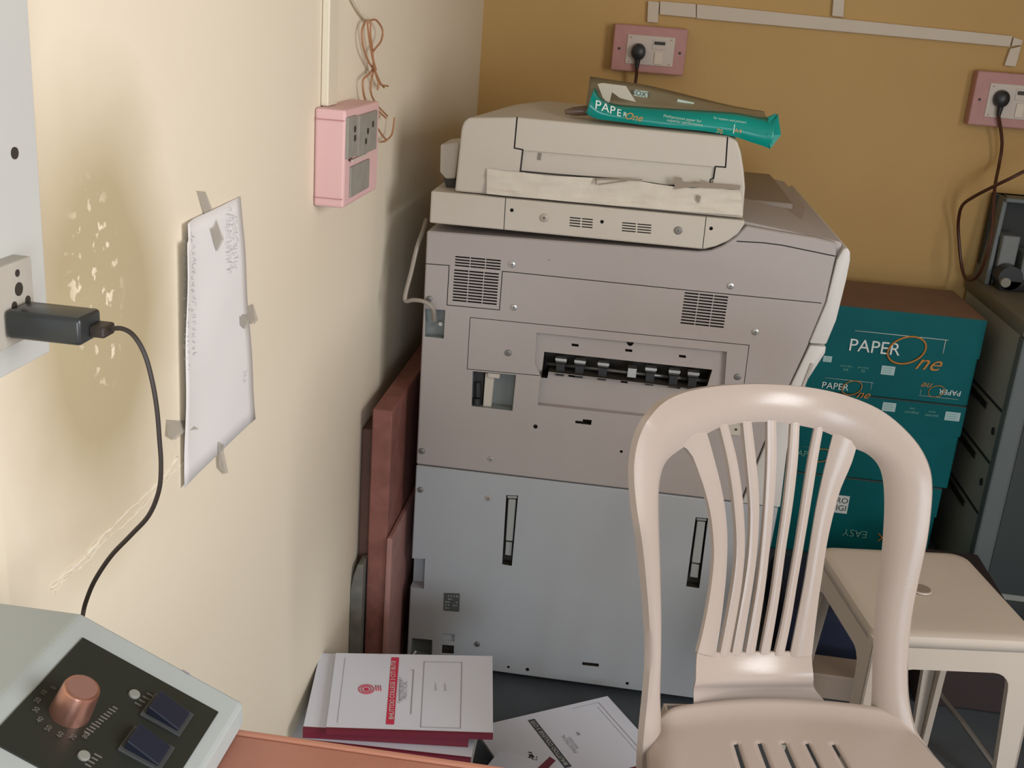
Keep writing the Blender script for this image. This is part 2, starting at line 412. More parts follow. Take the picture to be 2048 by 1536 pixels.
# --- lower cabinet
lz = [(-.377, zs-.002), (-.377+.001, F(823, 1115).z), ]
LC = [Vector((-.377, CF, zs-.0025)), Vector((-.3765, CF, .018)), Vector((.335, CF, .018)), Vector((.345, CF, zs-.0025))]
low = link('lower_cabinet', prism(LC, (0, DEPTH, 0), bev=.002, seg=1), [M['body2'], M['dark']], COP)
cb = bmesh.new()
hole([(800, 1116), Z8(411, 525), Z8(405, 672), (800, 1172)], .03, 1)
hole([Z8(348, 908), Z8(446, 918), Z8(443, 1002), Z8(340, 998)], .03, 2)
hole([Z8(495, 886), Z8(554, 890), Z8(552, 925), Z8(494, 920)], .006, 1)
hole([Z8(494, 940), Z8(551, 945), Z8(549, 984), Z8(492, 980)], .012, 0)
for h in ([(803, 218), (860, 220), (830, 560), (783, 552)], [(1718, 325), (1778, 330), (1735, 668), (1672, 658)]):
    hole([Z8(*q) for q in h], .022, 0)
hole([Z8(1170, 1024), Z8(1250, 1032), Z8(1250, 1047), Z8(1170, 1038)], .01)
for q, r in (((813, 1048), .003), ((905, 1060), .004), ((1387, 1127), .0035), ((1358, 8), .003)):
    if q[1] > 100: dot(q, r, Z8)
cut(low, cb, [M['dark'], M['body2'], M['clear']])
# carry handles inside their slots
for h in ([(803, 218), (860, 220), (830, 560), (783, 552)], [(1718, 325), (1778, 330), (1735, 668), (1672, 658)]):
    q = [F(*Z8(*p)) for p in h]
    ctr = lambda s, t: (q[0].lerp(q[1], s)).lerp(q[3].lerp(q[2], s), t)
    hb = bmesh.new()
    addprism(hb, [ctr(.18, .07)+Vector((0, .004, 0)), ctr(.85, .07)+Vector((0, .004, 0)), ctr(.85, .66)+Vector((0, .004, 0)), ctr(.18, .66)+Vector((0, .004, 0))], (0, .01, 0), 0, .0015)
    addprism(hb, [ctr(.2, .69)+Vector((0, .007, 0)), ctr(.82, .69)+Vector((0, .007, 0)), ctr(.82, .88)+Vector((0, .007, 0)), ctr(.2, .88)+Vector((0, .007, 0))], (0, .01, 0), 0, .001)
    addprism(hb, [ctr(.1, .015)+Vector((0, .002, 0)), ctr(.9, .015)+Vector((0, .002, 0)), ctr(.9, .045)+Vector((0, .002, 0)), ctr(.1, .045)+Vector((0, .002, 0))], (0, .01, 0), 1)
    hb2 = link('carry_handle', hb, [mat('handle_grey', (.33, .34, .33), .4), M['steel']], COP)
# rating label
lb = bmesh.new(); q = [F(*Z8(*p), CF-.0008) for p in ((502, 690), (579, 693), (576, 782), (500, 775))]
addquad(lb, q[::-1], 0)
for i in range(5):
    for k in range(5):
        if random.random() < .7:
            a = q[0].lerp(q[1], .1+k*.17).lerp(q[3].lerp(q[2], .1+k*.17), .12+i*.17); w = random.uniform(.002, .005)
            addquad(lb, [a+Vector((0, -.0004, 0)), a+Vector((0, -.0004, -.003)), a+Vector((w, -.0004, -.003)), a+Vector((w, -.0004, 0))], 1)
tag(link('rating_label', lb, [mat('label_dark', (.08, .09, .09), .6), mat('label_print', (.35, .36, .36), .6)], COP), 'dark printed rating label on lower cabinet')
# glass tube piece in bottom recess, and plug socket
tag(link('connector_bulb', tube([F(*Z8(350, 992), CF+.006), F(*Z8(366, 972), CF+.006)], .0022, 8), M['paper'], COP), 'small white tip inside the lower left recess')
tb = bmesh.new(); addprism(tb, [F(*Z7(*p), CF+.008) for p in ((460, 852), (508, 858), (490, 1035), (447, 1030))], (0, .02, 0), 0, .001)
addprism(tb, [F(*Z7(*p), CF+.002) for p in ((472, 852), (537, 858), (535, 882), (475, 876))], (0, .02, 0), 0, .001)
tag(link('connector_cover', tb, M['cream'], COP), 'cream plastic cover inside the open connector recess')
tb = bmesh.new(); addcyl(tb, F(*Z7(420, 900), CF+.012), (.08, 0, -1), .007, .03, 14); addcyl(tb, F(*Z7(415, 985), CF+.012), (.08, 0, -1), .009, .012, 14)
addprism(tb, [F(*Z7(*p), CF+.014) for p in ((392, 845), (452, 850), (440, 1034), (386, 1030))], (0, .015, 0), 0)
tag(link('connector_block', tb, M['black'], COP, True), 'black connector inside the open recess')

def screw(q, Z, r, mt, Y=CF):
    sb = bmesh.new(); c = F(*Z(*q), Y)
    addcyl(sb, c+Vector((0, .001, 0)), (0, -1, 0), r, .0035, 20, 0, None, .0015)
    addbox(sb, (c.x-r*.55, c.y-.0030, c.z-r*.12), (c.x+r*.55, c.y-.0024, c.z+r*.12), 1)
    addbox(sb, (c.x-r*.12, c.y-.0030, c.z-r*.55), (c.x+r*.12, c.y-.0024, c.z+r*.55), 1)
    link('screw', sb, [mt, M['dsteel']], COP, True)
for q in ((605, 265), (615, 497), (1782, 382), (1915, 630)): screw(q, Z7, .0062, M['steel'])
for q in ((583, 743), (118, 1272), (1820, 872)): screw(q, Z7, .0065, M['dsteel'])
screw((490, 1315), Z7, .006, mat('grey_screw', (.4, .38, .36), .5, .3)); screw((158, 452), Z7, .006, M['dsteel'])
for q, mt in (((388, 192), M['dsteel']), ((717, 233), M['body']), ((663, 937), M['dsteel'])): screw(q, Z8, .0062, mt)
sb = bmesh.new(); addcyl(sb, F(*Z7(220, 585), CF+.005), (0, -1, 0), .004, .004, 12); link('screw', sb, M['steel'], COP, True)
# hook plate near right
pb = bmesh.new(); addprism(pb, [F(*p, CF-.003) for p in ((1452, 846), (1482, 849), (1480, 872), (1450, 869))], (0, .0028, 0), 0, .0008)
addcyl(pb, F(1472, 859, CF-.0032), (0, -1, 0), .0025, .0006, 10, 1)
tag(link('latch_plate', pb, [M['cream'], M['dark']], COP), 'small cream latch plate seen through the chair slats')

# --- front covers (white, along the right side)
up_cov = [(1686, 497), (1694, 494), (1700, 503), (1700, 520), (1692, 560), (1672, 640), (1652, 688), (1618, 686), (1652, 606), (1673, 520)]
q = [F(*p) for p in up_cov]
o = link('front_cover', prism([v+Vector((.0, -.004, 0)) for v in q], (0, DEPTH, 0), bev=.003), M['white'], COP, True)
lo_cov = [F(1620, 690), F(1652, 692), F(1650, 706), F(1605, 775), F(1590, 830), F(1574, 900), F(1562, 1003), F(1484, 1003), F(1534, 880), F(1576, 782)]
lo_cov[6].z = zs; lo_cov[7].z = zs
cvb = prism([v+Vector((0, -.003, 0)) for v in lo_cov], (0, DEPTH, 0), bev=.003)
lower_cov = link('front_cover', cvb, M['white'], COP, True)
hb = bmesh.new(); addprism(hb, [F(*p, CF-.006) for p in ((1622, 726), (1628, 728), (1600, 800), (1594, 798))], (0, .004, 0), 0, .001)
tag(link('cover_slot_insert', hb, mat('ins', (.42, .38, .35), .5), COP), 'grey grip insert on the lower white cover')
# control console top on the right (sloping top slab behind scanner)
tp = bmesh.new()
a0 = F(1495, 445).z
tq = [Vector((.200, CF+.02, a0-.010)), Vector((.382, CF+.01, a0-.030)), Vector((.384, CF+.70, a0-.036)), Vector((.36, CF+.80, a0-.03)), Vector((.18, CF+.80, a0-.004))]
addprism(tp, [v-Vector((0, 0, .02)) for v in tq], (0, 0, .030), 0, .006)
addbox(tp, (.20, CF+.32, a0-.03), (.33, CF+.79, a0-.002), 1, .008)
tag(link('operation_console', tp, [M['body'], mat('console_dusty', (.22, .17, .13), .5)], COP, True), 'dusty brownish control top beyond the scanner')

# --- scanner unit
sc_px = [(5, 677), (1530, 806), (1746, 826), (1738, 862), (1705, 908), (1650, 948), (1580, 978), (1512, 991), (410, 889), (0, 853)]
S3 = [F(*Z5(*q), CF-.006) for q in sc_px]
zt = (S3[0].z+S3[1].z)/2
for i in (0, 1, 2): S3[i].z = zt
S3[9].z = S3[8].z = S3[7].z = (S3[7].z+S3[8].z)/2
S3[9].x = S3[0].x
scn = link('scanner_unit', prism(S3, (0, .66, 0), bev=.003, seg=2), [M['cream'], M['dark']], COP)
cb = bmesh.new(); YS = CF-.006
seam([Z5(420, 690), Z5(408, 895)], .0014, .004, YS); seam([Z5(1531, 795), Z5(1508, 1000)], .0014, .004, YS)
vent((770, 813), (906, 826), (767, 872), 4, 2, .12, .42, Z5, .008, YS); vent((1060, 842), (1230, 857), (1057, 900), 4, 2, .10, .42, Z5, .008, YS)
for q in ((453, 776), (952, 840), (1556, 877)): dot(q, .0035, Z5, YS)
cut(scn, cb, [M['dark']])
screw((632, 818), Z5, .0078, mat('cream_screw', (.42, .36, .30), .5, .3), YS); screw((1374, 888), Z5, .0075, mat('drk_screw', (.2, .18, .16), .5, .3), YS)
zsc_top = zt

# --- document feeder
YA = CF+.004
A_px = [(137, 655), (172, 325), (186, 285), (212, 264), (480, 262), (1650, 372), (1700, 392), (1722, 455), (1738, 560), (1746, 650), (1735, 806)]
A3 = [F(*Z5(*q), YA) for q in A_px]
zb = zsc_top+.0015
A3[0].z = A3[-1].z = zb
fb = bmesh.new()
ztop = [p.z for p in A3]
A = [fb.verts.new(p) for p in A3]
lift = {4: .014, 5: .012, 3: .016, 2: .01, 6: .008}
Bk = [fb.verts.new((p.x+(.045 if i == 2 else .06 if i == 3 else .02 if i == 1 else -.01 if i > 8 else 0), YA+.17, p.z+lift.get(i, 0))) for i, p in enumerate(A3)]
Ck = [fb.verts.new((v.co.x, YA+.56, v.co.z-(.02 if 2 <= i <= 7 else 0))) for i, v in enumerate(Bk)]
n = len(A)
fb.faces.new(A); fb.faces.new(Ck[::-1])
for U, V in ((A, Bk), (Bk, Ck)):
    for i in range(n): fb.faces.new([U[i], V[i], V[(i+1) % n], U[(i+1) % n]])
bmesh.ops.recalc_face_normals(fb, faces=fb.faces)
bmesh.ops.bevel(fb, geom=list(fb.edges), offset=.004, segments=2, profile=.5, affect='EDGES', clamp_overlap=True)
adf = link('document_feeder', fb, [M['cream'], M['dark']], COP)
cb = bmesh.new()
seam([Z5(483, 250), Z5(467, 432), Z5(513, 441), Z5(499, 562), Z5(700, 580), Z5(1100, 610), Z5(1300, 640), Z5(1560, 640)], .0026, .006, YA)
seam([Z5(1648, 360), Z5(1636, 538), Z5(1580, 534), Z5(1570, 600), Z5(1552, 610), Z5(1550, 640)], .0026, .006, YA)
hole([Z5(514, 443), Z5(1578, 535), Z5(1568, 625), Z5(1300, 636), Z5(700, 578), Z5(500, 560)], .006, 1, YA)
cut(adf, cb, [M['dark'], M['cream']])
# a small sticker mark and left hinge block
hb = bmesh.new(); q = [Z5(58, 412), Z5(166, 400), Z5(140, 602), Z5(88, 604), Z5(54, 566)]
addprism(hb, [F(*p, CF+.05) for p in q], (0, .10, 0), 0, .003)
tag(link('hinge_block', hb, M['cream'], COP), 'cream hinge block sticking out left of the document feeder')
hb = bmesh.new(); addprism(hb, [F(*Z5(*p), CF+.055) for p in ((75, 600), (140, 600), (138, 660), (90, 650))], (0, .08, 0), 0)
link('hinge_foot', hb, M['dark'], COP)
mk = bmesh.new(); addprism(mk, [F(*Z5(*p), YA+.0045) for p in ((600, 458), (618, 462), (612, 500), (594, 496))], (0, .002, 0), 0)
link('stain_mark', mk, mat('mk', (.22, .18, .15), .7), COP)
# crumpled paper strip taped on the feeder
pt = [(315, 545), (420, 560), (520, 567), (640, 585), (760, 590), (900, 597), (1010, 600), (1120, 607), (1230, 628), (1350, 645), (1450, 655), (1560, 645), (1650, 662), (1722, 668)]
pbm = [(313, 685), (420, 697), (520, 706), (640, 716), (760, 728), (900, 740), (1010, 750), (1120, 757), (1230, 767), (1350, 778), (1450, 786), (1560, 794), (1650, 800), (1732, 805)]
sb = bmesh.new(); rows = []
for (a, c) in zip(pt, pbm):
    row = []
    for k in range(9):
        s = k/8; x = a[0]+(c[0]-a[0])*s; y = a[1]+(c[1]-a[1])*s
        w = .003+.0035*math.sin(a[0]*.013+k*1.1)*math.sin(k*.9+a[0]*.004)+random.uniform(0, .0022)
        row.append(sb.verts.new(F(*Z5(x, y), YA-.003-abs(w)-(.003 if k > 6 else 0))))
    rows.append(row)
for i in range(len(rows)-1):
    for k in range(8): sb.faces.new([rows[i][k], rows[i+1][k], rows[i+1][k+1], rows[i][k+1]])
bmesh.ops.subdivide_edges(sb, edges=list(sb.edges), cuts=1, smooth=.4)
rr = bmesh.ops.extrude_face_region(sb, geom=list(sb.faces))
for v in rr['geom']:
    if isinstance(v, bmesh.types.BMVert): v.co.y += .0006
bmesh.ops.recalc_face_normals(sb, faces=sb.faces)
strip = link('paper_strip', sb, M['oldpaper'], COP, True)
tag(strip, 'crumpled whitish paper strip taped along the document feeder')
# grimy tape remains at its upper edge
tb = bmesh.new()
for poly in ([(915, 597), (1175, 605), (1172, 616), (1110, 612), (920, 608)], [(1352, 592), (1395, 598), (1400, 625), (1500, 628), (1498, 608), (1560, 628), (1722, 640), (1715, 662), (1560, 655), (1440, 648), (1355, 660)],
             [(915, 600), (925, 602), (922, 635), (912, 630)], [(1480, 690), (1500, 700), (1490, 740), (1478, 720)], [(930, 632), (1090, 612), (1095, 616), (935, 637)]):
    addprism(tb, [F(*Z5(*p), YA-.0115) for p in poly], (0, .0012, 0), 0)
tag(link('tape_remains', tb, mat('grimy_tape', (.24, .19, .14), .5), strip), 'grimy torn tape along the paper edge')

# casters below
for x in (-.30, .26):
    for y in (CF+.08, CF+.72):
        wb = bmesh.new(); addcyl(wb, (x-.012, y, .019), (1, 0, 0), .018, .024, 20)
        link('caster', wb, M['black'], COP, True)

# grey power lead looping out at the left of the copier
P = [F(868, 640, CF+.005), F(866, 618, CF-.012), F(850, 604, CF-.014), F(828, 600, CF-.010), F(812, 602, CF-.004), F(811, 588, CF+.0), F(822, 545, CF+.01), F(834, 495, CF+.02), F(846, 462, CF+.05), F(852, 440, CF+.12)]
P = [v if v.x < -.38 or v.y < CF+.006 else Vector((min(v.x, -.386), v.y, v.z)) for v in P]
tag(link('power_lead', tube(smoothpath(P, 6), .0042, 8), M['gcable'], None, True), 'thin grey lead looping into a recess at the copier left edge', 'cable')

# ================================================================ ream wrapper on the feeder
RW = thing('paper_ream_wrapper', 'torn open green paper ream wrapper lying on top of the photocopier', 'wrapper', (.15, 2.12, 1.18))
topE = [(1188, 176), (1198, 192), (1212, 203), (1232, 209), (1270, 213), (1330, 217), (1400, 221), (1470, 226), (1515, 234), (1537, 236), (1556, 228)]
botE = [(1172, 226), (1190, 236), (1212, 240), (1245, 244), (1290, 250), (1350, 256), (1410, 262), (1465, 272), (1500, 283), (1525, 291), (1541, 297)]
Yw = 2.02
wbm = bmesh.new(); rows = []
tE = smoothpath([Vector((x, y, 0)) for x, y in topE], 4); bE = smoothpath([Vector((x, y, 0)) for x, y in botE], 4)
for i, (a, c) in enumerate(zip(tE, bE)):
    s = i/(len(tE)-1); fl = .5+.5*abs(2*s-1)
    row = []
    for k in range(7):
        t = k/6; p = a.lerp(c, t); row.append(wbm.verts.new(aY(p.x, p.y, Yw-.016*fl*math.sin(PI*t)**.8+.02*(1-t))))
    lowp = aY(c.x, c.y, Yw)
    row.append(wbm.verts.new(lowp+Vector((0, .05, .004)))); row.append(wbm.verts.new(aY(a.x, a.y, Yw+.02)+Vector((0, .035, -.001))))
    rows.append(row)
nn = len(rows[0])
for i in range(len(rows)-1):
    for k in range(nn-1): f = wbm.faces.new([rows[i][k], rows[i+1][k], rows[i+1][k+1], rows[i][k+1]]); f.smooth = True
wr = link('wrapper_sleeve', wbm, M['teal'], RW, True)
md = wr.modifiers.new('s', 'SOLIDIFY'); md.thickness = .0006
# right flared corner
wb2 = bmesh.new(); addprism(wb2, [aY(x, y, Yw+d) for x, y, d in ((1537, 236, .012), (1556, 228, .02), (1562, 270, .0), (1541, 297, -.004), (1535, 270, -.008))], (0, .004, 0))
link('wrapper_end', wb2, M['teal'], RW)
# raised inner back flap
fbm = bmesh.new(); T = [(1180, 153), (1230, 161), (1290, 170), (1350, 184), (1410, 199), (1470, 213), (1528, 223)]
Bt = [(1170, 226), (1215, 215), (1270, 217), (1330, 220), (1400, 224), (1470, 229), (1534, 238)]
rows = []
for a, c in zip(smoothpath([Vector((*p, 0)) for p in T], 3), smoothpath([Vector((*p, 0)) for p in Bt], 3)):
    rows.append([fbm.verts.new(aY(a.x+(c.x-a.x)*k/4, a.y+(c.y-a.y)*k/4, Yw+.085-.015*k+random.uniform(-.001, .001))) for k in range(5)])
for i in range(len(rows)-1):
    for k in range(4): fbm.faces.new([rows[i][k], rows[i+1][k], rows[i+1][k+1], rows[i][k+1]])
fl = link('inner_flap', fbm, M['film_in'], RW, True); md = fl.modifiers.new('s', 'SOLIDIFY'); md.thickness = .0005
tag(fl, 'dull brown-green inner side of the wrapper standing up behind')
# torn whitish film piece
fbm = bmesh.new()
addprism(fbm, [aY(x, y, Yw+.022) for x, y in ((1195, 168), (1205, 166), (1252, 172), (1272, 204), (1240, 196), (1224, 184), (1218, 208), (1206, 196))], (0, .0006, 0))
tag(link('torn_film', fbm, mat('pale_film', (.42, .38, .30), .35), RW), 'torn pale film piece at the left of the wrapper')
pr = bmesh.new()
R_, U_ = Vector((1, 0, -.0)), Vector((0, -.15, 1))
for ch, x, y, sz in (('P', 1196, 211, 17), ('A', 1211, 216, 16), ('P', 1225, 221, 15), ('E', 1238, 226, 13), ('R', 1250, 229, 8)):
    addtext(pr, ch, aY(x, y, Yw-.020), sz*.00135, (1, 0, -.15), U_, 0)
addtext(pr, 'One', aY(1266, 234, Yw-.018), .018, (1, 0, -.08), (0, -.15, 1), 1, .4)
for s, x, y, sz in (('Multipurpose paper for', 1365, 237, 6), ('superior performance', 1370, 245, 6), ('for copiers and printers', 1460, 240, 5)):
    addtext(pr, s, aY(x, y, Yw-.020), sz*.0012, (1, 0, -.06), U_, 2)
addtext(pr, '70', aY(1439, 263, Yw-.017), .012, (1, 0, -.06), U_, 1); addtext(pr, 'A4', aY(1476, 262, Yw-.019), .011, (1, 0, -.06), U_, 1)
a = aY(1468, 258, Yw-.020); addbox(pr, (a.x-.0005, a.y-.0003, a.z-.008), (a.x+.0005, a.y, a.z+.008), 0)
q = [aY(x, y, Yw+.055) for x, y in ((1269, 179), (1296, 183), (1295, 196), (1267, 192))]; 
addprism(pr, q, (0, .0008, 0), 2); addtext(pr, 'XOXY', sum(q, Vector())/4+Vector((0, -.001, 0)), .013, (1, 0, -.12), (0, 0, 1), 3)
q = [aY(x, y, Yw+.055) for x, y in ((1355, 198), (1388, 205), (1388, 212), (1354, 204))]; addprism(pr, q, (0, .0008, 0), 2)
tag(link('printed_lettering', pr, [M['ink_w'], M['ink_o'], mat('faded_print', (.40, .50, .42), .6), M['ink_k']], RW), 'white and orange printed lettering')
# small flat roll sticking out at the left
rb = bmesh.new(); a = aY(1130, 224, 2.05); c = aY(1185, 220, 2.06)
P = [a, a.lerp(c, .3), a.lerp(c, .7), c]
addtube(rb, P, [.004, .008, .009, .009], 12)
for v in rb.verts: pass
tag(link('rolled_film', rb, mat('brown_film', (.13, .08, .055), .35), RW, True), 'small brown rolled end of film at the left')

# ================================================================ cartons
FY = 2.80; xr = .916; cw = .43; ch = .235; cdp = .33
mats_c = [M['carton'], M['kraft']]
def logo(bm, px, py, sz, Y, flip=False, wmi=0, omi=1):
    R = Vector((-1 if flip else 1, 0, 0)); U = Vector((0, 0, -1 if flip else 1))
    c = aY(px, py, Y)
    addtext(bm, 'PAPER', c, sz, R, U, wmi, 0, .0007, 'LEFT', 1.0)
    w = sz*3.35
    # orange script word: tilted ring then n, e
    ctr = c+R*(w*.93)+U*(sz*.05)
    ring = [ctr+R*(math.cos(t)*sz*.95+math.sin(t)*sz*.25)+U*(math.sin(t)*sz*.80)+Vector((0, -.0012, 0)) for t in [2*PI*k/28+.9 for k in range(28)]]
    addtube(bm, ring, sz*.055, 6, omi, closed=True)
    addtext(bm, 'ne', ctr+R*(sz*.55)-U*(sz*.62), sz*1.25, R, U, omi, .45, .0007, 'LEFT', 1.1)
    a = c+R*(sz*.2)+U*(sz*.85); e = c+R*(w*1.55)+U*(sz*.85)
    addtube(bm, [a+Vector((0, -.0008, 0)), e+Vector((0, -.0008, 0))], sz*.02, 5, wmi)
    addtube(bm, [e+Vector((0, -.0008, 0))-R*sz*.15, e+Vector((0, -.0008, 0))-R*sz*.15-U*sz*.8], sz*.02, 5, wmi)
def label(bm, px, py, w, h, Y, mi=2):
    c = aY(px, py, Y-.0006); addquad(bm, [c+Vector((-w, 0, -h)), c+Vector((w, 0, -h)), c+Vector((w, 0, h)), c+Vector((-w, 0, h))], mi)
    for i in range(3):
        z = h*(.5-.5*i); d = Vector((0, -.0004, 0))
        addquad(bm, [c+d+Vector((-w*.8, 0, z-h*.06)), c+d+Vector((w*random.uniform(.3, .8), 0, z-h*.06)), c+d+Vector((w*.6, 0, z+h*.06)), c+d+Vector((-w*.8, 0, z+h*.06))], 3)
def tiny(bm, px, py, Y, s1, s2, flip=False):
    R = Vector((-1 if flip else 1, 0, 0)); U = Vector((0, 0, -1 if flip else 1)); c = aY(px, py, Y)
    addtext(bm, s1, c+U*.004, .007, R, U, 3); addtext(bm, s2, c-U*.006, .011, R, U, 3)
def pr_(T, nm, fn, *a):
    p_ = bmesh.new(); fn(p_, *a); return link(nm, p_, inkm, T)
labs = ['teal paper carton with the big logo, topmost of the stack by the back wall', 'teal paper carton, middle one of the stack beside the grey machine', 'teal paper carton, lowest of the stack, with the white PRO DIGI label']
inkm = [M['ink_w'], M['ink_o'], M['lab'], M['ink_g'], M['ink_k']]
for i in range(3):
    z1 = .705-ch*i-.001; z0 = z1-ch+.002; dx = (0, -.004, -.02)[i]
    T = thing('paper_carton', labs[i], 'carton', (xr-cw/2+dx, FY+cdp/2, z0), 'paper cartons stacked by the back wall')
    b = bmesh.new(); addbox(b, (xr-cw+dx, FY, z0), (xr+dx, FY+cdp, z1), 0, .0025, 1)
    b.faces.ensure_lookup_table()
    for f in b.faces:
        if f.normal.z > .9 or (f.calc_center_median().z > z1-.001): f.material_index = 1
    link('carton_body', b, mats_c, T)
    # lid overlap line
    b = bmesh.new(); zl = z0+(.13 if i == 0 else .15)
    addbox(b, (xr-cw+dx-.0025, FY-.0025, zl), (xr+dx+.0025, FY+cdp, z1-.001), 0)
    for f in b.faces:
        if f.calc_center_median().z > z1-.0015: f.material_index = 1
    link('carton_lid', b, mats_c, T)
    Yt = FY-.0035
    if i == 0:
        pr_(T, 'carton_logo', logo, 1697, 690, .047, Yt)
        pr_(T, 'sticker', label, 1655, 718, .011, .008, FY-.001); pr_(T, 'small_print', tiny, 1692, 735, FY-.001, 'multi office', 'A4'); pr_(T, 'small_print', tiny, 1726, 738, FY-.001, 'gsm sheet', '70')
        pr_(T, 'sticker', label, 1776, 741, .017, .012, FY-.001)
        pr_(T, 'carton_logo', logo, 1922, 787, .020, FY-.001, True, 0, 1)
    elif i == 1:
        pr_(T, 'carton_logo', logo, 1643, 770, .025, Yt, False, 0, 1)
        pr_(T, 'sticker', label, 1778, 814, .017, .012, Yt); pr_(T, 'small_print', tiny, 1824, 820, Yt, 'PEFC', 'certified'); pr_(T, 'small_print', tiny, 1864, 826, Yt, 'quality', 'assured'); pr_(T, 'sticker', label, 1905, 833, .019, .012, Yt)
    else:
        pr_(T, 'carton_logo', logo, 1585, 905, .024, Yt, False, 3, 1)
        p = bmesh.new(); c = aY(1677, 1008, Yt-.0008); b2 = bmesh.new()
        addbox(b2, (c.x-.026, c.y-.0006, c.z-.026), (c.x+.026, c.y, c.z+.026), 0, .0)
        merge(p, b2)
        addtext(p, 'PRO', c+Vector((.002, -.001, .011)), .023, (1, 0, 0), (0, 0, 1), 4); addtext(p, 'DIGI', c+Vector((0, -.001, -.011)), .023, (1, 0, 0), (0, 0, 1), 4)
        link('sticker', p, inkm, T); p = bmesh.new()
        addtext(p, 'EASY', aY(1710, 1066, Yt), .030, (-1, 0, 0), (0, 0, -1), 3); link('small_print', p, inkm, T); p = bmesh.new(); addtext(p, 'K', aY(1762, 1074, Yt), .034, (-1, 0, 0), (0, 0, -1), 1)
        link('small_print', p, inkm, T)

# ================================================================ grey machine at the far right
MC = thing('grey_office_machine', 'dull grey-green office machine with drawers in the right back corner beyond the cartons', 'machine', (1.2, 2.9, 0))
mx0, my0, my1 = .965, 2.66, 3.17
mzt = aX(1945, 572, mx0).z
b = bmesh.new()
addprism(b, [Vector((mx0, my0+.02, 0)), Vector((mx0, my1, 0)), Vector((1.55, my1, 0)), Vector((1.55, my0, 0)), Vector((mx0+.025, my0, 0))], (0, 0, mzt-.02), 0, .004)
link('machine_cabinet', b, M['mgrey'], MC)
b = bmesh.new(); addprism(b, [Vector((mx0-.008, my0-.01, mzt-.02)), Vector((mx0-.008, my1, mzt-.02)), Vector((1.55, my1, mzt-.02)), Vector((1.55, my0-.01, mzt-.02))], (0, 0, .04), 0, .008)
link('machine_top', b, M['mtop'], MC, True)
b = bmesh.new(); addbox(b, (mx0+.047, my0-.004, .02), (1.54, my0-.0005, mzt-.03), 0, .001); link('front_shade_sheet', b, M['mfront'], MC)  # dark sheet added over the front, its shade put into the colour
# corner trim strip
b = bmesh.new(); addbox(b, (mx0-.002, my0-.008, .02), (mx0+.045, my0+.03, mzt-.022), 0, .005)
link('corner_trim', b, M['mlight'], MC)
# drawer lines and grips on the left face
for (z, d) in ((.50, .012), (.36, .012), (.22, .012)):
    b = bmesh.new(); addbox(b, (mx0-.0025, my0+.03, z), (mx0+.0005, my1-.02, z+.006), 0)
    addbox(b, (mx0-.004, my0+.14, z-.03), (mx0+.0005, my0+.36, z-.014), 0)
    link('drawer_gap', b, M['mdark'], MC)
for z in (.44, .30):
    b = bmesh.new(); addcyl(b, (mx0-.003, my0+.055, z), (1, 0, 0), .010, .006, 14); link('side_button', b, M['mdark'], MC)
# raised rear part with open bay
zt2 = aX(1992, 392, mx0).z
b = bmesh.new()
addprism(b, [Vector((mx0+.01, 3.06, mzt+.02)), Vector((mx0+.022, 3.09, zt2)), Vector((mx0+.022, 3.17, zt2)), Vector((mx0+.01, 3.17, mzt+.02))], (.012, 0, 0), 0, .002)
addbox(b, (mx0+.012, 3.14, mzt+.02), (1.5, 3.17, zt2), 1)
addbox(b, (mx0+.022, 3.07, zt2-.012), (1.5, 3.17, zt2), 0, .003)
link('raised_bay', b, [M['mlight'], M['mdark']], MC)
b = bmesh.new()
addbox(b, (mx0+.03, 3.05, mzt+.02), (mx0+.075, 3.13, mzt+.16), 0, .004); addbox(b, (mx0+.09, 3.04, mzt+.02), (mx0+.2, 3.13, mzt+.12), 0, .004)
link('bay_bracket', b, M['clear'], MC)
b = bmesh.new(); addcyl(b, (mx0+.055, 3.0, mzt+.055), (0, 1, 0), .032, .06, 18, 0); addcyl(b, (mx0+.04, 2.985, mzt+.045), (0, 1, 0), .013, .02, 14, 1); addbox(b, (mx0+.03, 3.0, mzt+.02), (mx0+.10, 3.06, mzt+.05), 0, .003)
tag(link('drive_gear', b, [M['black'], mat('grey_hub', (.25, .24, .2), .5)], MC, True), 'black gear with a pale hub in the open bay')

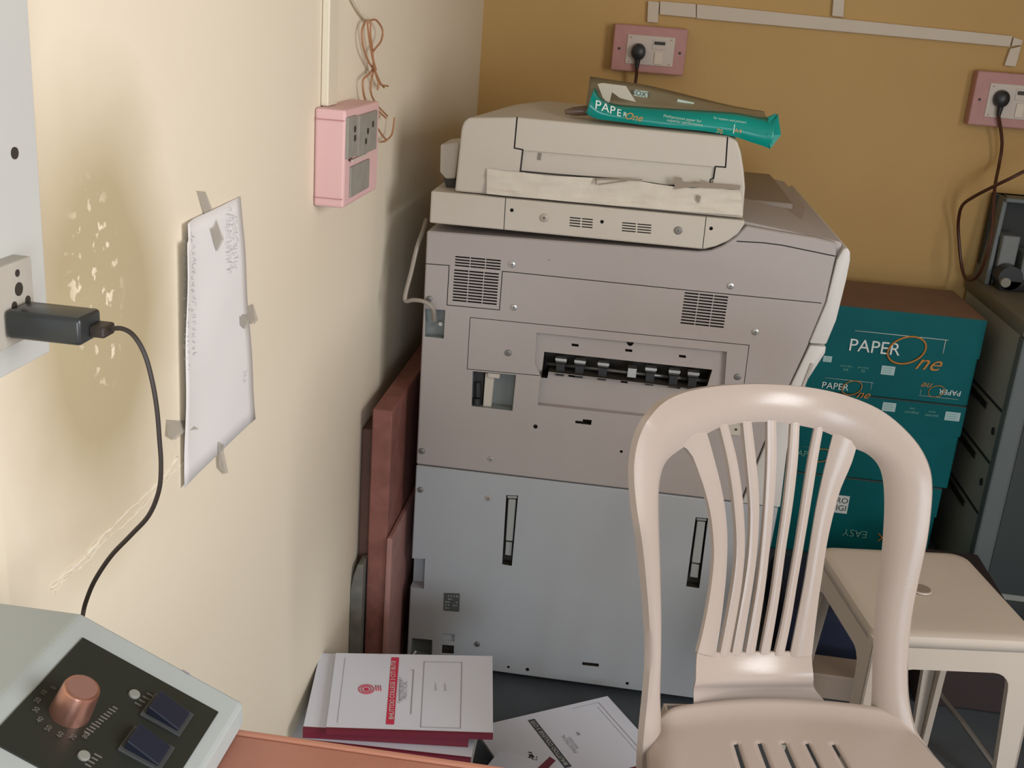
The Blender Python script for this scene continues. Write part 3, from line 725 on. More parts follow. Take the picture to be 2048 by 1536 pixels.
# ================================================================ back wall electrics
def backbox(name, label_, px0, py0, px1, py1, plug_px, off=0):
    a = aY(px0, py0, WY-.045); c = aY(px1, py1, WY-.045)
    x0, x1, z1, z0 = a.x, c.x, a.z, c.z
    T = thing(name, label_, 'socket', ((x0+x1)/2, WY, (z0+z1)/2))
    link('back_box', box((x0, WY-.045, z0), (x1, WY-.001, z1), 0, .004), M['pinkd'], T)
    w, h = x1-x0, z1-z0
    fp = bmesh.new(); addbox(fp, (x0+w*.19, WY-.0485, z0+h*.17), (x1-w*.16, WY-.044, z1-h*.20), 0, .0015)
    link('face_plate', fp, M['swwhite'], T)
    for sx in (x0+w*.09, x1-w*.08):
        s = bmesh.new(); addcyl(s, (sx, WY-.044, z0+h*.48), (0, -1, 0), .0035, .003, 12); link('screw', s, M['dark'], T)
    for sx in (x0+w*.24, x1-w*.21):
        for sz in (z0+h*.22, z1-h*.26):
            s = bmesh.new(); addcyl(s, (sx, WY-.048, sz), (0, -1, 0), .0022, .002, 10); link('screw', s, M['pinkd'], T)
    k = bmesh.new(); addbox(k, (x1-w*.42, WY-.052, z0+h*.21), (x1-w*.31, WY-.047, z0+h*.47), 0, .001)
    link('rocker_switch', k, mat('rocker_cream', (.66, .56, .46), .4), T)
    k = bmesh.new(); addbox(k, (x1-w*.46, WY-.0505, z0+h*.52), (x1-w*.27, WY-.047, z0+h*.73), 0, .001); addbox(k, (x1-w*.44, WY-.0515, z0+h*.62), (x1-w*.29, WY-.050, z0+h*.69), 1)
    link('indicator', k, [M['swwhite'], M['dark']], T)
    # plug
    P = thing('power_plug', 'black three pin plug with hanging cord in the ' + plug_px[2], 'plug', (0, 0, 0))
    pc = aY(plug_px[0], plug_px[1], WY-.06); P.location = pc
    pb = bmesh.new(); ring = []
    secs = [(-.002, .0215), (.012, .0215), (.022, .0185), (.027, .010)]
    rings = []
    for d, r in secs:
        rg = []
        for i in range(20):
            t = 2*PI*i/20; rr = r*(1+(.12 if math.sin(t) < -.3 else 0)*abs(math.sin(t)))
            rg.append(pb.verts.new((pc.x+math.cos(t)*rr*.92, WY-.050-d, pc.z+math.sin(t)*rr)))
        rings.append(rg)
    for A_, B_ in zip(rings, rings[1:]):
        for i in range(20): pb.faces.new([A_[i], A_[(i+1) % 20], B_[(i+1) % 20], B_[i]])
    pb.faces.new(rings[-1]); pb.faces.new(rings[0][::-1])
    link('plug_body', pb, M['black'], P, True)
    nk = bmesh.new(); addtube(nk, [pc+Vector((0, -.002, -.015)), pc+Vector((0, -.002, -.045))], [.009, .005], 10)
    link('strain_relief', nk, M['black'], P, True)
    return T, pc, P
T1, pc1, PL1 = backbox('switch_socket', 'pink boxed wall socket above the photocopier with plug in it', 1230, 47, 1366, 152, (1277, 103, 'pink socket above the photocopier'))
a2 = backbox('switch_socket', 'pink boxed wall socket at the right edge near the grey machine', 1957, 141, 2085, 262, (2004, 197, 'pink socket at the right picture edge'))
pc2 = a2[1]; PL2 = a2[2]
P = [pc1+Vector((0, -.002, -.044)), aY(1273, 150, WY-.055), aY(1270, 175, WY-.05), aY(1266, 240, WY-.05), aY(1262, 330, WY-.06), aY(1255, 420, WY-.08)]
link('power_cord', tube(smoothpath(P, 5), .0045, 8), M['bcable'], PL1, True)
P = [pc2+Vector((0, -.002, -.044))] + [aY(x, y, WY-d) for x, y, d in ((2004, 285, .05), (1998, 330, .05), (1990, 372, .15), (1987, 420, .19), (1983, 470, .22), (1972, 515, .22), (1958, 548, .18), (1942, 560, .12), (1930, 555, .08), (1922, 525, .05), (1917, 470, .04), (1917, 440, .05), (1924, 412, .08), (1945, 395, .12), (1985, 374, .17), (2020, 357, .20), (2060, 338, .20), (2100, 330, .20))]
tag(link('power_cord', tube(smoothpath(P, 6), .0045, 8), M['bcable'], PL2, True), 'brown cord hanging in a long loop')
# conduits on back wall
def conduit(pts, lab, px=True):
    b = bmesh.new(); q = [aY(x, y, WY-.014) for x, y in pts]
    addprism(b, q, (0, .0135, 0), 0, .0015)
    for v in b.verts: pass
    tag(link('cable_conduit', b, M['pvc']), lab, 'conduit')
conduit([(1320, 2), (1392, 8), (1392, 36), (1319, 29)], 'short white conduit piece left end of the run on the orange wall')
conduit([(1393.5, 8), (2026, 72), (2020, 94), (1393, 37)], 'long white horizontal conduit across the orange back wall')
conduit([(1296, 2), (1318.5, 4), (1316, 46), (1294, 44)], 'short white vertical conduit above the left pink socket')
conduit([(1669, -30), (1691, -28), (1687, 34.5), (1664, 32)], 'white vertical conduit rising from the middle of the horizontal run')
conduit([(2021, 97), (2043, 92), (2032, 134), (2009, 131)], 'short broken conduit down to the right pink socket')
conduit([(2027.5, 74), (2046, 80), (2044, 90), (2023, 93)], 'chipped conduit corner piece at the right end of the run')

# ================================================================ left wall: pink switch box, conduit, wires
bx = -.428
y0 = aX(690, 300, bx).y; 
zt_ = aY(660, 218, y0).z; zb_ = aY(660, 415, y0).z; y1 = aX(756, 300, bx).y
SW = thing('switch_box', 'pink surface switch box on the left wall with grey switches', 'switch', (WX, (y0+y1)/2, (zt_+zb_)/2))
link('back_box', box((WX+.0005, y0, zb_), (bx, y1, zt_), 0, .004), M['pink'], SW)
e = bmesh.new(); addbox(e, (WX+.001, y0-.0015, zt_-.016), (bx-.002, y0+.001, zt_-.0145), 0); link('box_groove', e, M['pinkd'], SW); e = bmesh.new(); addbox(e, (WX+.001, y0-.0015, zb_+.013), (bx-.002, y0+.001, zb_+.0142), 0)
link('box_groove', e, M['pinkd'], SW)
def Lq(px, py, X): return aX(px, py, X)
def plateq(name, pts, X, th, mt, par, bev=.0012, lab=None):
    b = bmesh.new(); q = [Lq(x, y, X) for x, y in pts]
    ys = [v.y for v in q]; zs_ = [v.z for v in q]
    addbox(b, (X-th, min(ys), sum(sorted(zs_)[:2])/2), (X, max(ys), sum(sorted(zs_)[2:])/2), 0, bev)
    o = link(name, b, mt, par)
    if lab: o['label'] = lab
    return o
plateq('switch_module', [(698, 234), (713, 232), (713, 312), (698, 318)], bx+.004, .006, M['swgrey'], SW)
plateq('socket_module', [(720, 230), (753, 222), (753, 298), (720, 312)], bx+.004, .006, M['swgrey'], SW)
plateq('switch_module', [(703, 332), (738, 320), (738, 378), (703, 392)], bx+.003, .005, M['swgrey'], SW)
for (x, y) in ((709, 258), (709, 276), (735, 262), (745, 248), (731, 282)):
    s = bmesh.new(); addcyl(s, Lq(x, y, bx+.0035), (1, 0, 0), .005, .0015, 12); link('socket_hole', s, M['dark'], SW)
s = bmesh.new(); addcyl(s, Lq(697, 314, bx-.001), (1, 0, 0), .006, .004, 14); tag(link('screw_hole', s, mat('rust', (.1, .035, .03), .7), SW), 'dark rusty screw hole')
plateq('rocker', [(706, 318), (735, 308), (735, 313), (706, 323)], bx+.006, .004, M['swwhite'], SW, .0005)
# vertical conduit
q = [aX(x, y, WX+.012) for x, y in ((661, -30), (680, -30), (682, 207), (663, 209))]
b = bmesh.new(); addbox(b, (WX+.0005, min(q[0].y, q[3].y), zt_+.0005), (WX+.012, q[1].y, ZC-.6), 0, .002)
tag(link('cable_conduit', b, M['pvcw']), 'cream vertical conduit above the pink switch box on the left wall', 'conduit')
# loose orange wires
wires = [
 [(733, 40), (724, 60), (727, 95), (738, 125), (750, 142), (760, 165), (768, 175)],
 [(738, 42), (752, 40), (765, 60), (762, 82), (750, 98), (745, 110), (752, 140)],
 [(735, 45), (738, 75), (743, 105), (748, 130), (752, 150), (757, 165), (755, 180)],
 [(742, 44), (741, 70), (745, 100), (746, 135), (736, 150), (726, 160), (727, 185), (731, 202)],
 [(748, 140), (742, 165), (743, 190), (756, 212), (768, 225), (775, 232)],
 [(752, 150), (760, 168), (776, 172)],
 [(748, 208), (757, 222), (772, 236)], [(755, 256), (764, 270), (772, 281), (760, 284)], [(772, 281), (784, 268), (789, 235)]]
b = bmesh.new()
for i, w in enumerate(wires):
    P = smoothpath([aX(x, y, WX+.012+.003*(i % 3)+.002*random.random()) for x, y in w], 5); addtube(b, P, .0017, 6)
addtube(b, smoothpath([aX(x, y, WX+.008) for x, y in ((700, -20), (708, 0), (722, 25), (738, 44))], 5), .003, 6, 1)
tag(link('wire_bundle', b, [M['wire'], M['pvcw']], None, True), 'tangle of loose thin orange wires hanging on the left wall', 'wires', kind=None)

# ================================================================ switchboard at left edge
SBX = WX+.014
ybr = aX(88, 500, SBX).y
zbb = aX(60, 726, SBX).z
BD = thing('switchboard', 'white laminate switchboard cut off at the upper left picture edge', 'switchboard', (WX, .7, 1.3))
link('board_plate', box((WX+.0005, .45, zbb), (SBX, ybr, 1.95), 0, .0015), M['board'], BD)
s = bmesh.new(); addcyl(s, aX(27, 306, SBX-.0005), (1, 0, 0), .0045, .0015, 20); tag(link('screw_hole', s, M['dark'], BD), 'round black hole')
SPX = SBX+.014
yq = aX(66, 560, SPX).y; ztp = aX(62, 512, SPX).z
zbp = aX(10, 700, SPX).z
link('socket_plate', box((SBX-.001, yq-.085, zbp), (SPX, yq, ztp), 0, .0015), M['plate'], BD)
for (x, y, r) in ((33, 546, .0028), (36, 578, .0052), (54, 600, .0035), (27, 612, .0035)):
    s = bmesh.new(); addcyl(s, aX(x, y, SPX-.0005), (1, 0, 0), r, .001, 16); link('socket_hole', s, M['dark'], BD)
# charger
n1 = aX(11, 628, SPX+.002); n2 = aX(59, 594, SPX+.002); nb = aX(11, 680, SPX+.002)
cy0, cy1 = n1.y, n2.y; cz1 = (n1.z+n2.z)/2; cz0 = nb.z
cx1 = (aY(159, 649, cy0).x+aY(163, 704, cy0).x)/2
CH = thing('phone_charger', 'black box phone charger plugged into the socket at the left edge', 'charger', (SPX, (cy0+cy1)/2, (cz0+cz1)/2))
link('charger_body', box((SPX+.001, cy0, cz0), (cx1, cy1, cz1), 0, .0035, 3), M['charger'], CH, True)
ch_c = Vector((cx1, cy0*.35+cy1*.65, (cz0+cz1)/2-.002))
b = bmesh.new(); addbox(b, (cx1-.001, ch_c.y-.009, ch_c.z-.005), (cx1+.012, ch_c.y+.009, ch_c.z+.004), 0, .002)
link('usb_connector', b, M['cable'], CH)
# charging cable
yc = ch_c.y
P = [ch_c+Vector((.010, 0, 0)), aY(243, 657, yc)] + [aY(x, y, Y) for x, y, Y in ((268, 672, yc), (290, 710, yc), (305, 765, yc), (314, 820, yc), (319, 880, yc), (322, 930, yc), (318, 980, yc), (298, 1030, yc), (262, 1070, yc), (222, 1112, yc), (190, 1160, yc), (173, 1200, yc), (166, 1228, .74), (160, 1275, .72), (155, 1330, .71))]
P += [Vector((P[-1].x, .712, .6)), Vector((P[-1].x+.01, .715, .3)), Vector((P[-1].x, .73, .02)), Vector((P[-1].x+.03, .78, .003))]
tag(link('charging_cable', tube(smoothpath(P, 6), .0019, 8), M['cable'], None, True), 'thin black charging cable hanging in front of the left wall', 'cable')

# ================================================================ notice sheet with tape
NS = thing('notice_sheet', 'white handwritten paper sheet taped to the left wall', 'paper sheet', (WX+.002, 1.2, 1.0))
g = bmesh.new(); nu, nv = 12, 16; cor = [(355, 452), (483, 393), (512, 838), (365, 975)]
grid = []
for j in range(nv+1):
    row = []
    for i in range(nu+1):
        s, t = i/nu, j/nv
        x = (cor[0][0]*(1-s)+cor[1][0]*s)*(1-t)+(cor[3][0]*(1-s)+cor[2][0]*s)*t
        y = (cor[0][1]*(1-s)+cor[1][1]*s)*(1-t)+(cor[3][1]*(1-s)+cor[2][1]*s)*t
        off = .002+.012*max(0, 1-s*3)**2*(1-t*.75)+.0015*math.sin(t*7+s*3)**2
        p = aX(x, y, WX+.003); row.append(g.verts.new((WX+off, p.y, p.z)))
    grid.append(row)
for j in range(nv):
    for i in range(nu):
        if i == 0 and j == 0: continue
        g.faces.new([grid[j][i], grid[j+1][i], grid[j+1][i+1], grid[j][i+1]])
sh = link('sheet', g, M['wpaper'], NS, True); md = sh.modifiers.new('s', 'SOLIDIFY'); md.thickness = .0004
# handwriting strokes
pen = mat('pencil', (.42, .42, .46), .8)
def hw(px, py, n, dx, dy, amp):
    b = bmesh.new()
    for i in range(n):
        x = px+dx*i+random.uniform(-1.5, 1.5); y = py+dy*i
        o_ = WX+.006+.010*max(0, 1-((x-355)/130)*3)**2*.8
        pts = [aX(x+random.uniform(-amp, amp), y+k*2.5+random.uniform(-2, 2), o_) for k in range(4)]
        addtube(b, pts, .00026, 4)
    link('handwriting', b, pen, NS)
hw(372, 480, 22, .1, 12.3, 6); hw(385, 465, 20, .25, 12.6, 5); hw(460, 415, 14, .1, 9.5, 6); hw(472, 430, 12, 0, 9, 5); hw(492, 740, 3, 0, 9, 3)
def tapeq(name, pts, off=.0045):
    b = bmesh.new(); q = [aX(x, y, WX+off) for x, y in pts]; addprism(b, [Vector((WX+.0003, v.y, v.z)) if i_ in (0, 1) else v for i_, v in enumerate(q)], (.0004, 0, 0))
    return tag(link(name, b, M['tape'], NS), 'strip of clear tape')
tapeq('tape_strip', [(400, 382), (418, 384), (447, 478), (435, 503), (430, 490)])
tapeq('tape_strip', [(482, 622), (512, 608), (516, 640), (508, 648), (498, 642), (490, 658), (482, 650)])
tapeq('tape_strip', [(340, 840), (378, 843), (398, 858), (370, 862), (350, 880), (336, 872)])
tapeq('tape_strip', [(442, 866), (453, 870), (447, 905), (456, 945), (450, 948), (438, 935), (436, 890)])

# ================================================================ boards leaning between copier and wall
def boardp(name, lab, x0, x1, y, ypx, y1, mt, slant=0, xpx=745):
    zt = aY(xpx, ypx, y).z
    b = bmesh.new(); addprism(b, [Vector((x0, y, .001)), Vector((x0, y1, .001)), Vector((x0, y1, zt+slant)), Vector((x0, y, zt))], (x1-x0, 0, 0), 0, .003)
    return tag(link(name, b, mt), lab, 'board', 'boards standing between copier and wall')
yb = 1.90
boardp('wooden_board', 'thick reddish wooden board standing on edge beside the copier, tallest of the boards', -.447, -.4085, yb, 818, 2.9, M['redwood'], .0)
boardp('wooden_board', 'dark brown board standing against the left wall behind the thick reddish board', -.4735, -.449, yb+.03, 858, 2.7, M['dwood'], .0, 728)
boardp('wooden_board', 'thin pale pink board edge between the reddish board and the copier', -.4075, -.396, yb-.01, 1078, 2.6, M['redwood2'], 0, 785)
b = bmesh.new(); zt = aY(715, 1128, yb-.02).z
addprism(b, [Vector((-.4745, yb-.02, .001)), Vector((-.450, yb-.02, .001)), Vector((-.450, yb-.02, zt)), Vector((-.462, yb-.02, zt-.002)), Vector((-.470, yb-.02, zt-.03)), Vector((-.4745, yb-.02, zt-.06))], (0, .045, 0), 0, .002)
tag(link('wooden_board', b, M['gwood']), 'short grey weathered board end leaning at the wall foot, lowest of the boards', 'board', 'boards standing between copier and wall')

# ================================================================ device with knob on the table (bottom left)
TZ = .812
dyF, dyN = .685, .30
pT = Vector((-.380, dyF, 1.345-.452)); pB = Vector((-.2535, dyF, 1.345-.511))
DV = thing('control_unit', 'light grey control unit with black sloping panel and copper knob on the table', 'control unit', (-.35, .5, TZ))
b = bmesh.new()
addprism(b, [Vector((WX+.004, dyF, TZ+.001)), Vector((pB.x, dyF, TZ+.001)), pB, pT, Vector((WX+.004, dyF, pT.z))], (0, dyN-dyF, 0), 0, .003)
link('case', b, M['dev'], DV)
sl = (pB-pT); slope = sl.normalized(); nrm = Vector((-slope.z, 0, slope.x)).normalized()
if nrm.z < 0: nrm = -nrm
p0 = pT
def D(px, py, off=0): return aP(px, py, p0+nrm*off, nrm)
A_ = D(165, 1275, .001); B_ = D(438, 1423, .001); E_ = D(40, 1514, .001)
sA = (A_-pT).dot(slope); sB = (B_-pT).dot(slope); yA_ = (A_.y+B_.y)/2; yE = E_.y
print('panel', sA, sB, A_.y, B_.y, yE)
def dp(s, y, off): return pT+slope*s+nrm*off+Vector((0, y-dyF, 0))
b = bmesh.new(); q = [dp(sA, yA_, .0), dp(sB, yA_, .0), dp(sB, yE, .0), dp(sA, yE, .0)]
addprism(b, q, nrm*.0012, 0, .0004); link('control_panel', b, M['panelk'], DV)
# knob
kc = D(140, 1425, .001)
ax = (nrm+Vector((.0, .0, .15))).normalized()
b = bmesh.new(); rk = .0125
addcyl(b, kc, nrm, rk*1.12, .024, 40, 0, rk, .0022)
addcyl(b, kc+nrm*.0238, nrm, rk*.80, .0004, 40, 1)
tag(link('knob', b, [M['copper'], mat('copper_dull', (.36, .20, .17), .5, .5)], DV, True), 'shiny copper coloured rotary knob')
# LEDs, labels, rockers
for (x, y) in ((268, 1390), (167, 1513)):
    s = bmesh.new(); addcyl(s, D(x, y, .001), nrm, .0042, .002, 20, 0, None, .001); link('indicator_lamp', s, mat('dull_lamp', (.24, .25, .23), .4), DV)
ydir = Vector((0, 1, 0))
pr = bmesh.new()
tone = mat('panel_print', (.16, .15, .14), .6)
for k in range(9):
    t = math.radians(150+k*22); rr = .0225
    c = kc+slope*(rr*math.cos(t))*1+ydir*(rr*math.sin(t))+nrm*.0006
    addtext(pr, str(k*10), c, .0052, (slope*.35-ydir*.94).normalized() if False else -ydir*-1, -slope, 0)
for (x0_, y0_, x1_, y1_, n_) in ((174, 1466, 230, 1416, 11), (276, 1409, 300, 1390, 4), (176, 1531, 196, 1512, 4)):
    for k in range(n_):
        t = k/(n_-1); c = D(x0_+(x1_-x0_)*t, y0_+(y1_-y0_)*t, .001); h = random.uniform(.0018, .0030)
        addprism(pr, [c-slope*h-ydir*.0006, c+slope*h-ydir*.0006, c+slope*h+ydir*.0006, c-slope*h+ydir*.0006], nrm*.0003)
link('printed_marks', pr, tone, DV)
for (x, y) in ((333, 1432), (292, 1500)):
    c = D(x, y, .001); s = bmesh.new()
    fr = [c-slope*.016-ydir*.013, c+slope*.016-ydir*.013, c+slope*.016+ydir*.013, c-slope*.016+ydir*.013]
    addprism(s, fr, nrm*.002, 1, .0006)
    rk_ = [c-slope*.013-ydir*.010+nrm*.002, c+slope*.013-ydir*.010+nrm*.002, c+slope*.013+ydir*.010+nrm*.002, c-slope*.013+ydir*.010+nrm*.002]
    q2 = [rk_[0], rk_[1], rk_[1]+nrm*.002, rk_[0]+nrm*.007]
    addprism(s, q2, ydir*.020, 0, .0006)
    link('rocker_switch', s, [M['navy'], mat('rocker_frame', (.05, .055, .06), .4)], DV)
mkb = bmesh.new(); c = D(365, 1340, .0006)
addprism(mkb, [c+ydir*.001, c+slope*.006+ydir*.0003, c+slope*.007-ydir*.001, c], nrm*.0003); link('scuff', mkb, M['ink_p'], DV)
# table under it
te = aZ(475, 1470, TZ).y
TB = thing('wooden_table', 'reddish wooden table top edge at the bottom under the grey unit', 'table', (.1, .5, 0))
b = bmesh.new(); addbox(b, (WX+.002, -.2, TZ-.025), (.62, te, TZ), 0, .002); link('tabletop', b, M['table'], TB)
b = bmesh.new(); addbox(b, (WX+.002, te+.0003, TZ-.028), (.62, te+.006, TZ+.0012), 0, .0015); link('edge_strip', b, M['tedge'], TB)
for x in (WX+.03, .57):
    for y in (-.17, te-.06):
        link('leg', box((x-.02, y-.02, .001), (x+.02, y+.02, TZ-.0255), 0, .002), M['table'], TB)

# ================================================================ reports pile
GR = 'bound reports piled on the floor'
zp = 1.345-1.12
def report(name, lab, corners, z, th, maroon=True, group=None, printed=None):
    """corners: TL TR BR BL (x,y); spine on the near side (BL-BR)"""
    TL, TR, BR, BL = [Vector((*c, 0)) for c in corners]
    T = thing(name, lab, 'report', ((TL.x+BR.x)/2, (TL.y+BR.y)/2, z-th), group)
    Z = Vector((0, 0, 1))
    b = bmesh.new(); ins = .0015
    addprism(b, [BL+Z*(z-th+.0008), BR+Z*(z-th+.0008), TR+Z*(z-th+.0008), TL+Z*(z-th+.0008)], Z*(th-.0016)); link('page_block', b, M['pages'], T)
    dirv = (TL-BL).normalized()
    b = bmesh.new(); o1 = dirv*-.0006
    addprism(b, [BL+o1+Z*(z-.0006), BR+o1+Z*(z-.0006), TR+Z*(z-.0006), TL+Z*(z-.0006)], Z*.0006); link('cover', b, M['paper'], T)
    b = bmesh.new(); w = dirv*(.012 if maroon else .004)
    addprism(b, [BL-dirv*.002+Z*(z-th), BR-dirv*.002+Z*(z-th), BR-dirv*.0006+Z*(z-th), BL-dirv*.0006+Z*(z-th)], Z*(th+.0003))
    addprism(b, [BL-dirv*.002+Z*z, BR-dirv*.002+Z*z, BR+w*.25+Z*z, BL+w*.25+Z*z], Z*.0005)
    link('spine_tape', b, M['maroon'], T)
    if printed: printed(T, TL, TR, BR, BL, z)
    return T
def cover_red(T, TL, TR, BR, BL, z):
    p = bmesh.new(); Z = Vector((0, 0, 1))
    def q(s, t, o=.0006): 
        return TL.lerp(TR, s).lerp(BL.lerp(BR, s), t)+Z*(z+o)
    R = (BL-TL).normalized()*-1   # reading direction: bottom to top
    right = (TR-TL).normalized()
    # text baseline runs along t (top->bottom), its up vector towards +s? (rotated cover)
    def rect(s0, t0, s1, t1, mi, o=.0006): addquad(p, [q(s0, t1, o), q(s1, t1, o), q(s1, t0, o), q(s0, t0, o)], mi)
    rect(.352, .05, .402, .93, 0)
    rd = (BL-TL).normalized(); ud = right
    addtext(p, 'BHUTTOO COLLEGE 3 CITI BUTB', q(.377, .49, .0010), .0115, rd*-1, ud*-1 if False else (right*-1), 1, 0, .0003, 'CENTER', 1.0)
    for (s0, t0, s1, t1) in ((.56, .10, .565, .95), (.80, .10, .805, .95), (.56, .10, .805, .105), (.56, .945, .805, .95), (.48, .22, .50, .226), (.495, .22, .502, .80), (.06, .07, .063, .93)): rect(s0, t0, s1, t1, 2)
    addtext(p, 'PRACTICAL', q(.455, .50, .0007), .010, rd*-1, right*-1, 2); addtext(p, 'RECORD BOOK', q(.43, .50, .0007), .009, rd*-1, right*-1, 2)
    addtext(p, 'Government Autonomous College', q(.418, .5, .0007), .0055, rd*-1, right*-1, 2)
    for s, t in ((.64, .45), (.70, .45)): addtext(p, 'Signature', q(s, t, .0007), .006, rd*-1, right*-1, 2)
    # crest: ring, inner ring and small mark
    c = q(.215, .50, .0008)
    for rr in (.013, .0085): addtube(p, [c+right*rr*math.cos(t)*1.0+rd*rr*math.sin(t) for t in [2*PI*k/24 for k in range(24)]], .0009, 4, 0, closed=True)
    addcyl(p, c+Z*-.0003, Z, .0045, .0006, 14, 0)
    c2 = q(.27, .48, .0006)
    for k in range(3): addtube(p, [c2+right*.004*k+rd*-.008, c2+right*.004*k+rd*.008+right*.002], .0009, 4, 0)
    link('printed_cover_design', p, [M['ink_r'], M['ink_w'], M['ink_p']], T)
def cz(px, py, z): v = aZ(px, py, z); return (v.x, v.y)
# top report
TL = cz(672, 1306, zp); TR = cz(985, 1312, zp); BR = cz(986, 1468, zp); BL = cz(652, 1457, zp)
report('bound_report', 'white covered report with red printed banner on top of the pile', (TL, TR, BR, BL), zp, .010, True, GR, cover_red)
z2 = zp-.0115
def off(c, dx, dy, a=0):
    cx = sum(p[0] for p in c)/4; cy_ = sum(p[1] for p in c)/4
    return tuple((cx+dx+(p[0]-cx)*math.cos(a)-(p[1]-cy_)*math.sin(a), cy_+dy+(p[0]-cx)*math.sin(a)+(p[1]-cy_)*math.cos(a)) for p in c)
base = (TL, TR, BR, BL)
c2 = off(base, -.036, .004, math.radians(-2.2))
ordn = ['second from top, its cover peeking out at the left', 'third from the top of the pile, maroon spine angled away', 'fourth in the pile below the red printed one', 'fifth in the pile', 'sixth in the pile', 'lowest of the pile on the floor']
z = z2; ths = [.018, .034, .034, .036, .036, .0]
offs = [c2, off(base, -.018, -.012, math.radians(-7)), off(base, -.06, .0, math.radians(-2)), off(base, -.058, .004, math.radians(-1)), off(base, -.06, .002, math.radians(-2)), off(base, -.058, .0, math.radians(-1))]
ths[5] = z-sum(ths[:5])-.0012*5-.001
for k in range(6):
    report('bound_report', 'maroon taped white report, ' + ordn[k], offs[k], z, ths[k], True, GR)
    z -= ths[k]+.0012

# grey printed report on floor, right
zr = 1.345-1.305
def cover_grey(T, TL, TR, BR, BL, z):
    p = bmesh.new(); Z = Vector((0, 0, 1))
    def q(s, t, o=.0006): return TL.lerp(TR, s).lerp(BL.lerp(BR, s), t)+Z*(z+o)
    def rect(s0, t0, s1, t1, mi, o=.0006): addquad(p, [q(s0, t1, o), q(s1, t1, o), q(s1, t0, o), q(s0, t0, o)], mi)
    right = (TR-TL).normalized(); rd = (BL-TL).normalized()
    rect(.36, .08, .41, .80, 0); addtext(p, 'BHUTTOO COLLEGE 3 CITI', q(.385, .44, .001), .0115, rd*-1, right*-1, 1, 0, .0003)
    for (s0, t0, s1, t1) in ((.70, .06, .90, .064), (.90, .06, .905, .95), (.87, .12, .873, .95)): rect(s0, t0, s1, t1, 2)
    addtext(p, 'PRACTICAL', q(.50, .52, .0007), .011, rd*-1, right*-1, 2); addtext(p, 'RECORD', q(.53, .52, .0007), .009, rd*-1, right*-1, 2)
    addtext(p, 'as', q(.60, .42, .0007), .012, rd*-1, right*-1, 0)
    c = q(.22, .55, .0007)
    for i in range(26): 
        a, r_ = random.uniform(0, 2*PI), random.uniform(.001, .014); d = c+right*r_*math.cos(a)*.7+rd*r_*math.sin(a)
        addcyl(p, d-Z*.0004, Z, .0016, .0006, 6, 0)
    link('printed_cover_design', p, [M['ink_k'], M['ink_w'], M['ink_p']], T)
P1 = Vector(cz(1215, 1392, zr)); P3_ = Vector(cz(988, 1445, zr)); dl = (P3_-P1).normalized(); dn = Vector((-dl.y, dl.x))
if dn.y > 0: dn = -dn
report('loose_report', 'white report with grey printing lying askew on the dark floor', (tuple(P1+dl*.30), tuple(P1), tuple(P1+dn*.212), tuple(P1+dl*.30+dn*.212)), zr, .006, False, None, cover_grey)
# booklet with red spine in front
zb3 = zr+.05
a = Vector(cz(1003, 1492, zb3)); e = Vector(cz(1122, 1520, zb3)); dl = Vector(cz(965, 1540, zb3))-a; dl = dl.normalized(); dd = Vector((-dl.y, dl.x)); 
if dd.x < 0: dd = -dd
q4 = [a, a+dd*.12, a+dd*.12+dl*.2, a+dl*.2]
T = thing('booklet', 'plain white booklet with a maroon spine strip, nearest on the floor', 'booklet', (a.x, a.y, .006))
b = bmesh.new(); addprism(b, [Vector((*v, .001)) for v in q4], (0, 0, zb3-.0012)); link('page_block', b, M['pages'], T)
b = bmesh.new(); addprism(b, [Vector((*v, zb3)) for v in q4], (0, 0, .0006)); link('cover', b, M['paper'], T)
b = bmesh.new(); s1 = Vector((*cz(1100, 1508, zb3+.002), zb3+.001)); s2 = Vector((*cz(1112, 1516, zb3+.002), zb3+.001)); s3 = Vector((*cz(1078, 1550, zb3+.002), zb3+.001)); s4 = Vector((*cz(1060, 1546, zb3+.002), zb3+.001))
addprism(b, [s1, s2, s3, s4], (0, 0, .0006)); tag(link('spine_tape', b, M['maroon'], T), 'maroon strip')
# second white leaf right of strip
T.location.z = .001
# ================================================================ plastic chair
ca = math.radians(10.9)
CU = Vector((math.cos(ca), math.sin(ca), 0)); CV = Vector((-math.sin(ca), math.cos(ca), 0))
C0 = Vector((.290, 1.43, .43)); LEAN = .15; KC = 2.3
CHR = thing('plastic_chair', 'beige armless plastic chair with slatted back facing the camera', 'chair', (C0.x, C0.y-.2, 0))
def chS(px, py):
    r = ray(px, py); t = 1.5
    def g(t):
        P = CAM+r*t-C0; u = P.dot(CU); v = P.dot(CV); h = P.z
        return v-(LEAN*h+.10*max(0, h)**2-KC*min(abs(u), .26)**2)
    lo, hi = .8, 2.2
    # march
    prev = g(lo); N = 140; root = 1.5
    for i in range(1, N+1):
        tt = lo+(hi-lo)*i/N; cur = g(tt)
        if prev <= 0 < cur:
            a_, b_ = lo+(hi-lo)*(i-1)/N, tt
            for _ in range(25):
                m_ = (a_+b_)/2
                if g(m_) > 0: b_ = m_
                else: a_ = m_
            root = a_; break
        prev = cur
    return CAM+r*root
def Z2(x, y): return (1240+x/1.93, 740+y/1.93)
def cpath(pts, k=5):
    sm = smoothpath([Vector((*Z2(*p), 0)) for p in pts], k)
    return sm
def resample(P, n):
    L = [0]
    for a, c in zip(P, P[1:]): L.append(L[-1]+(c-a).length)
    out = []; j = 0
    for i in range(n):
        t = L[-1]*i/(n-1)
        while j < len(L)-2 and L[j+1] < t: j += 1
        s = (t-L[j])/max(1e-9, L[j+1]-L[j]); out.append(P[j].lerp(P[j+1], min(1, max(0, s))))
    return out
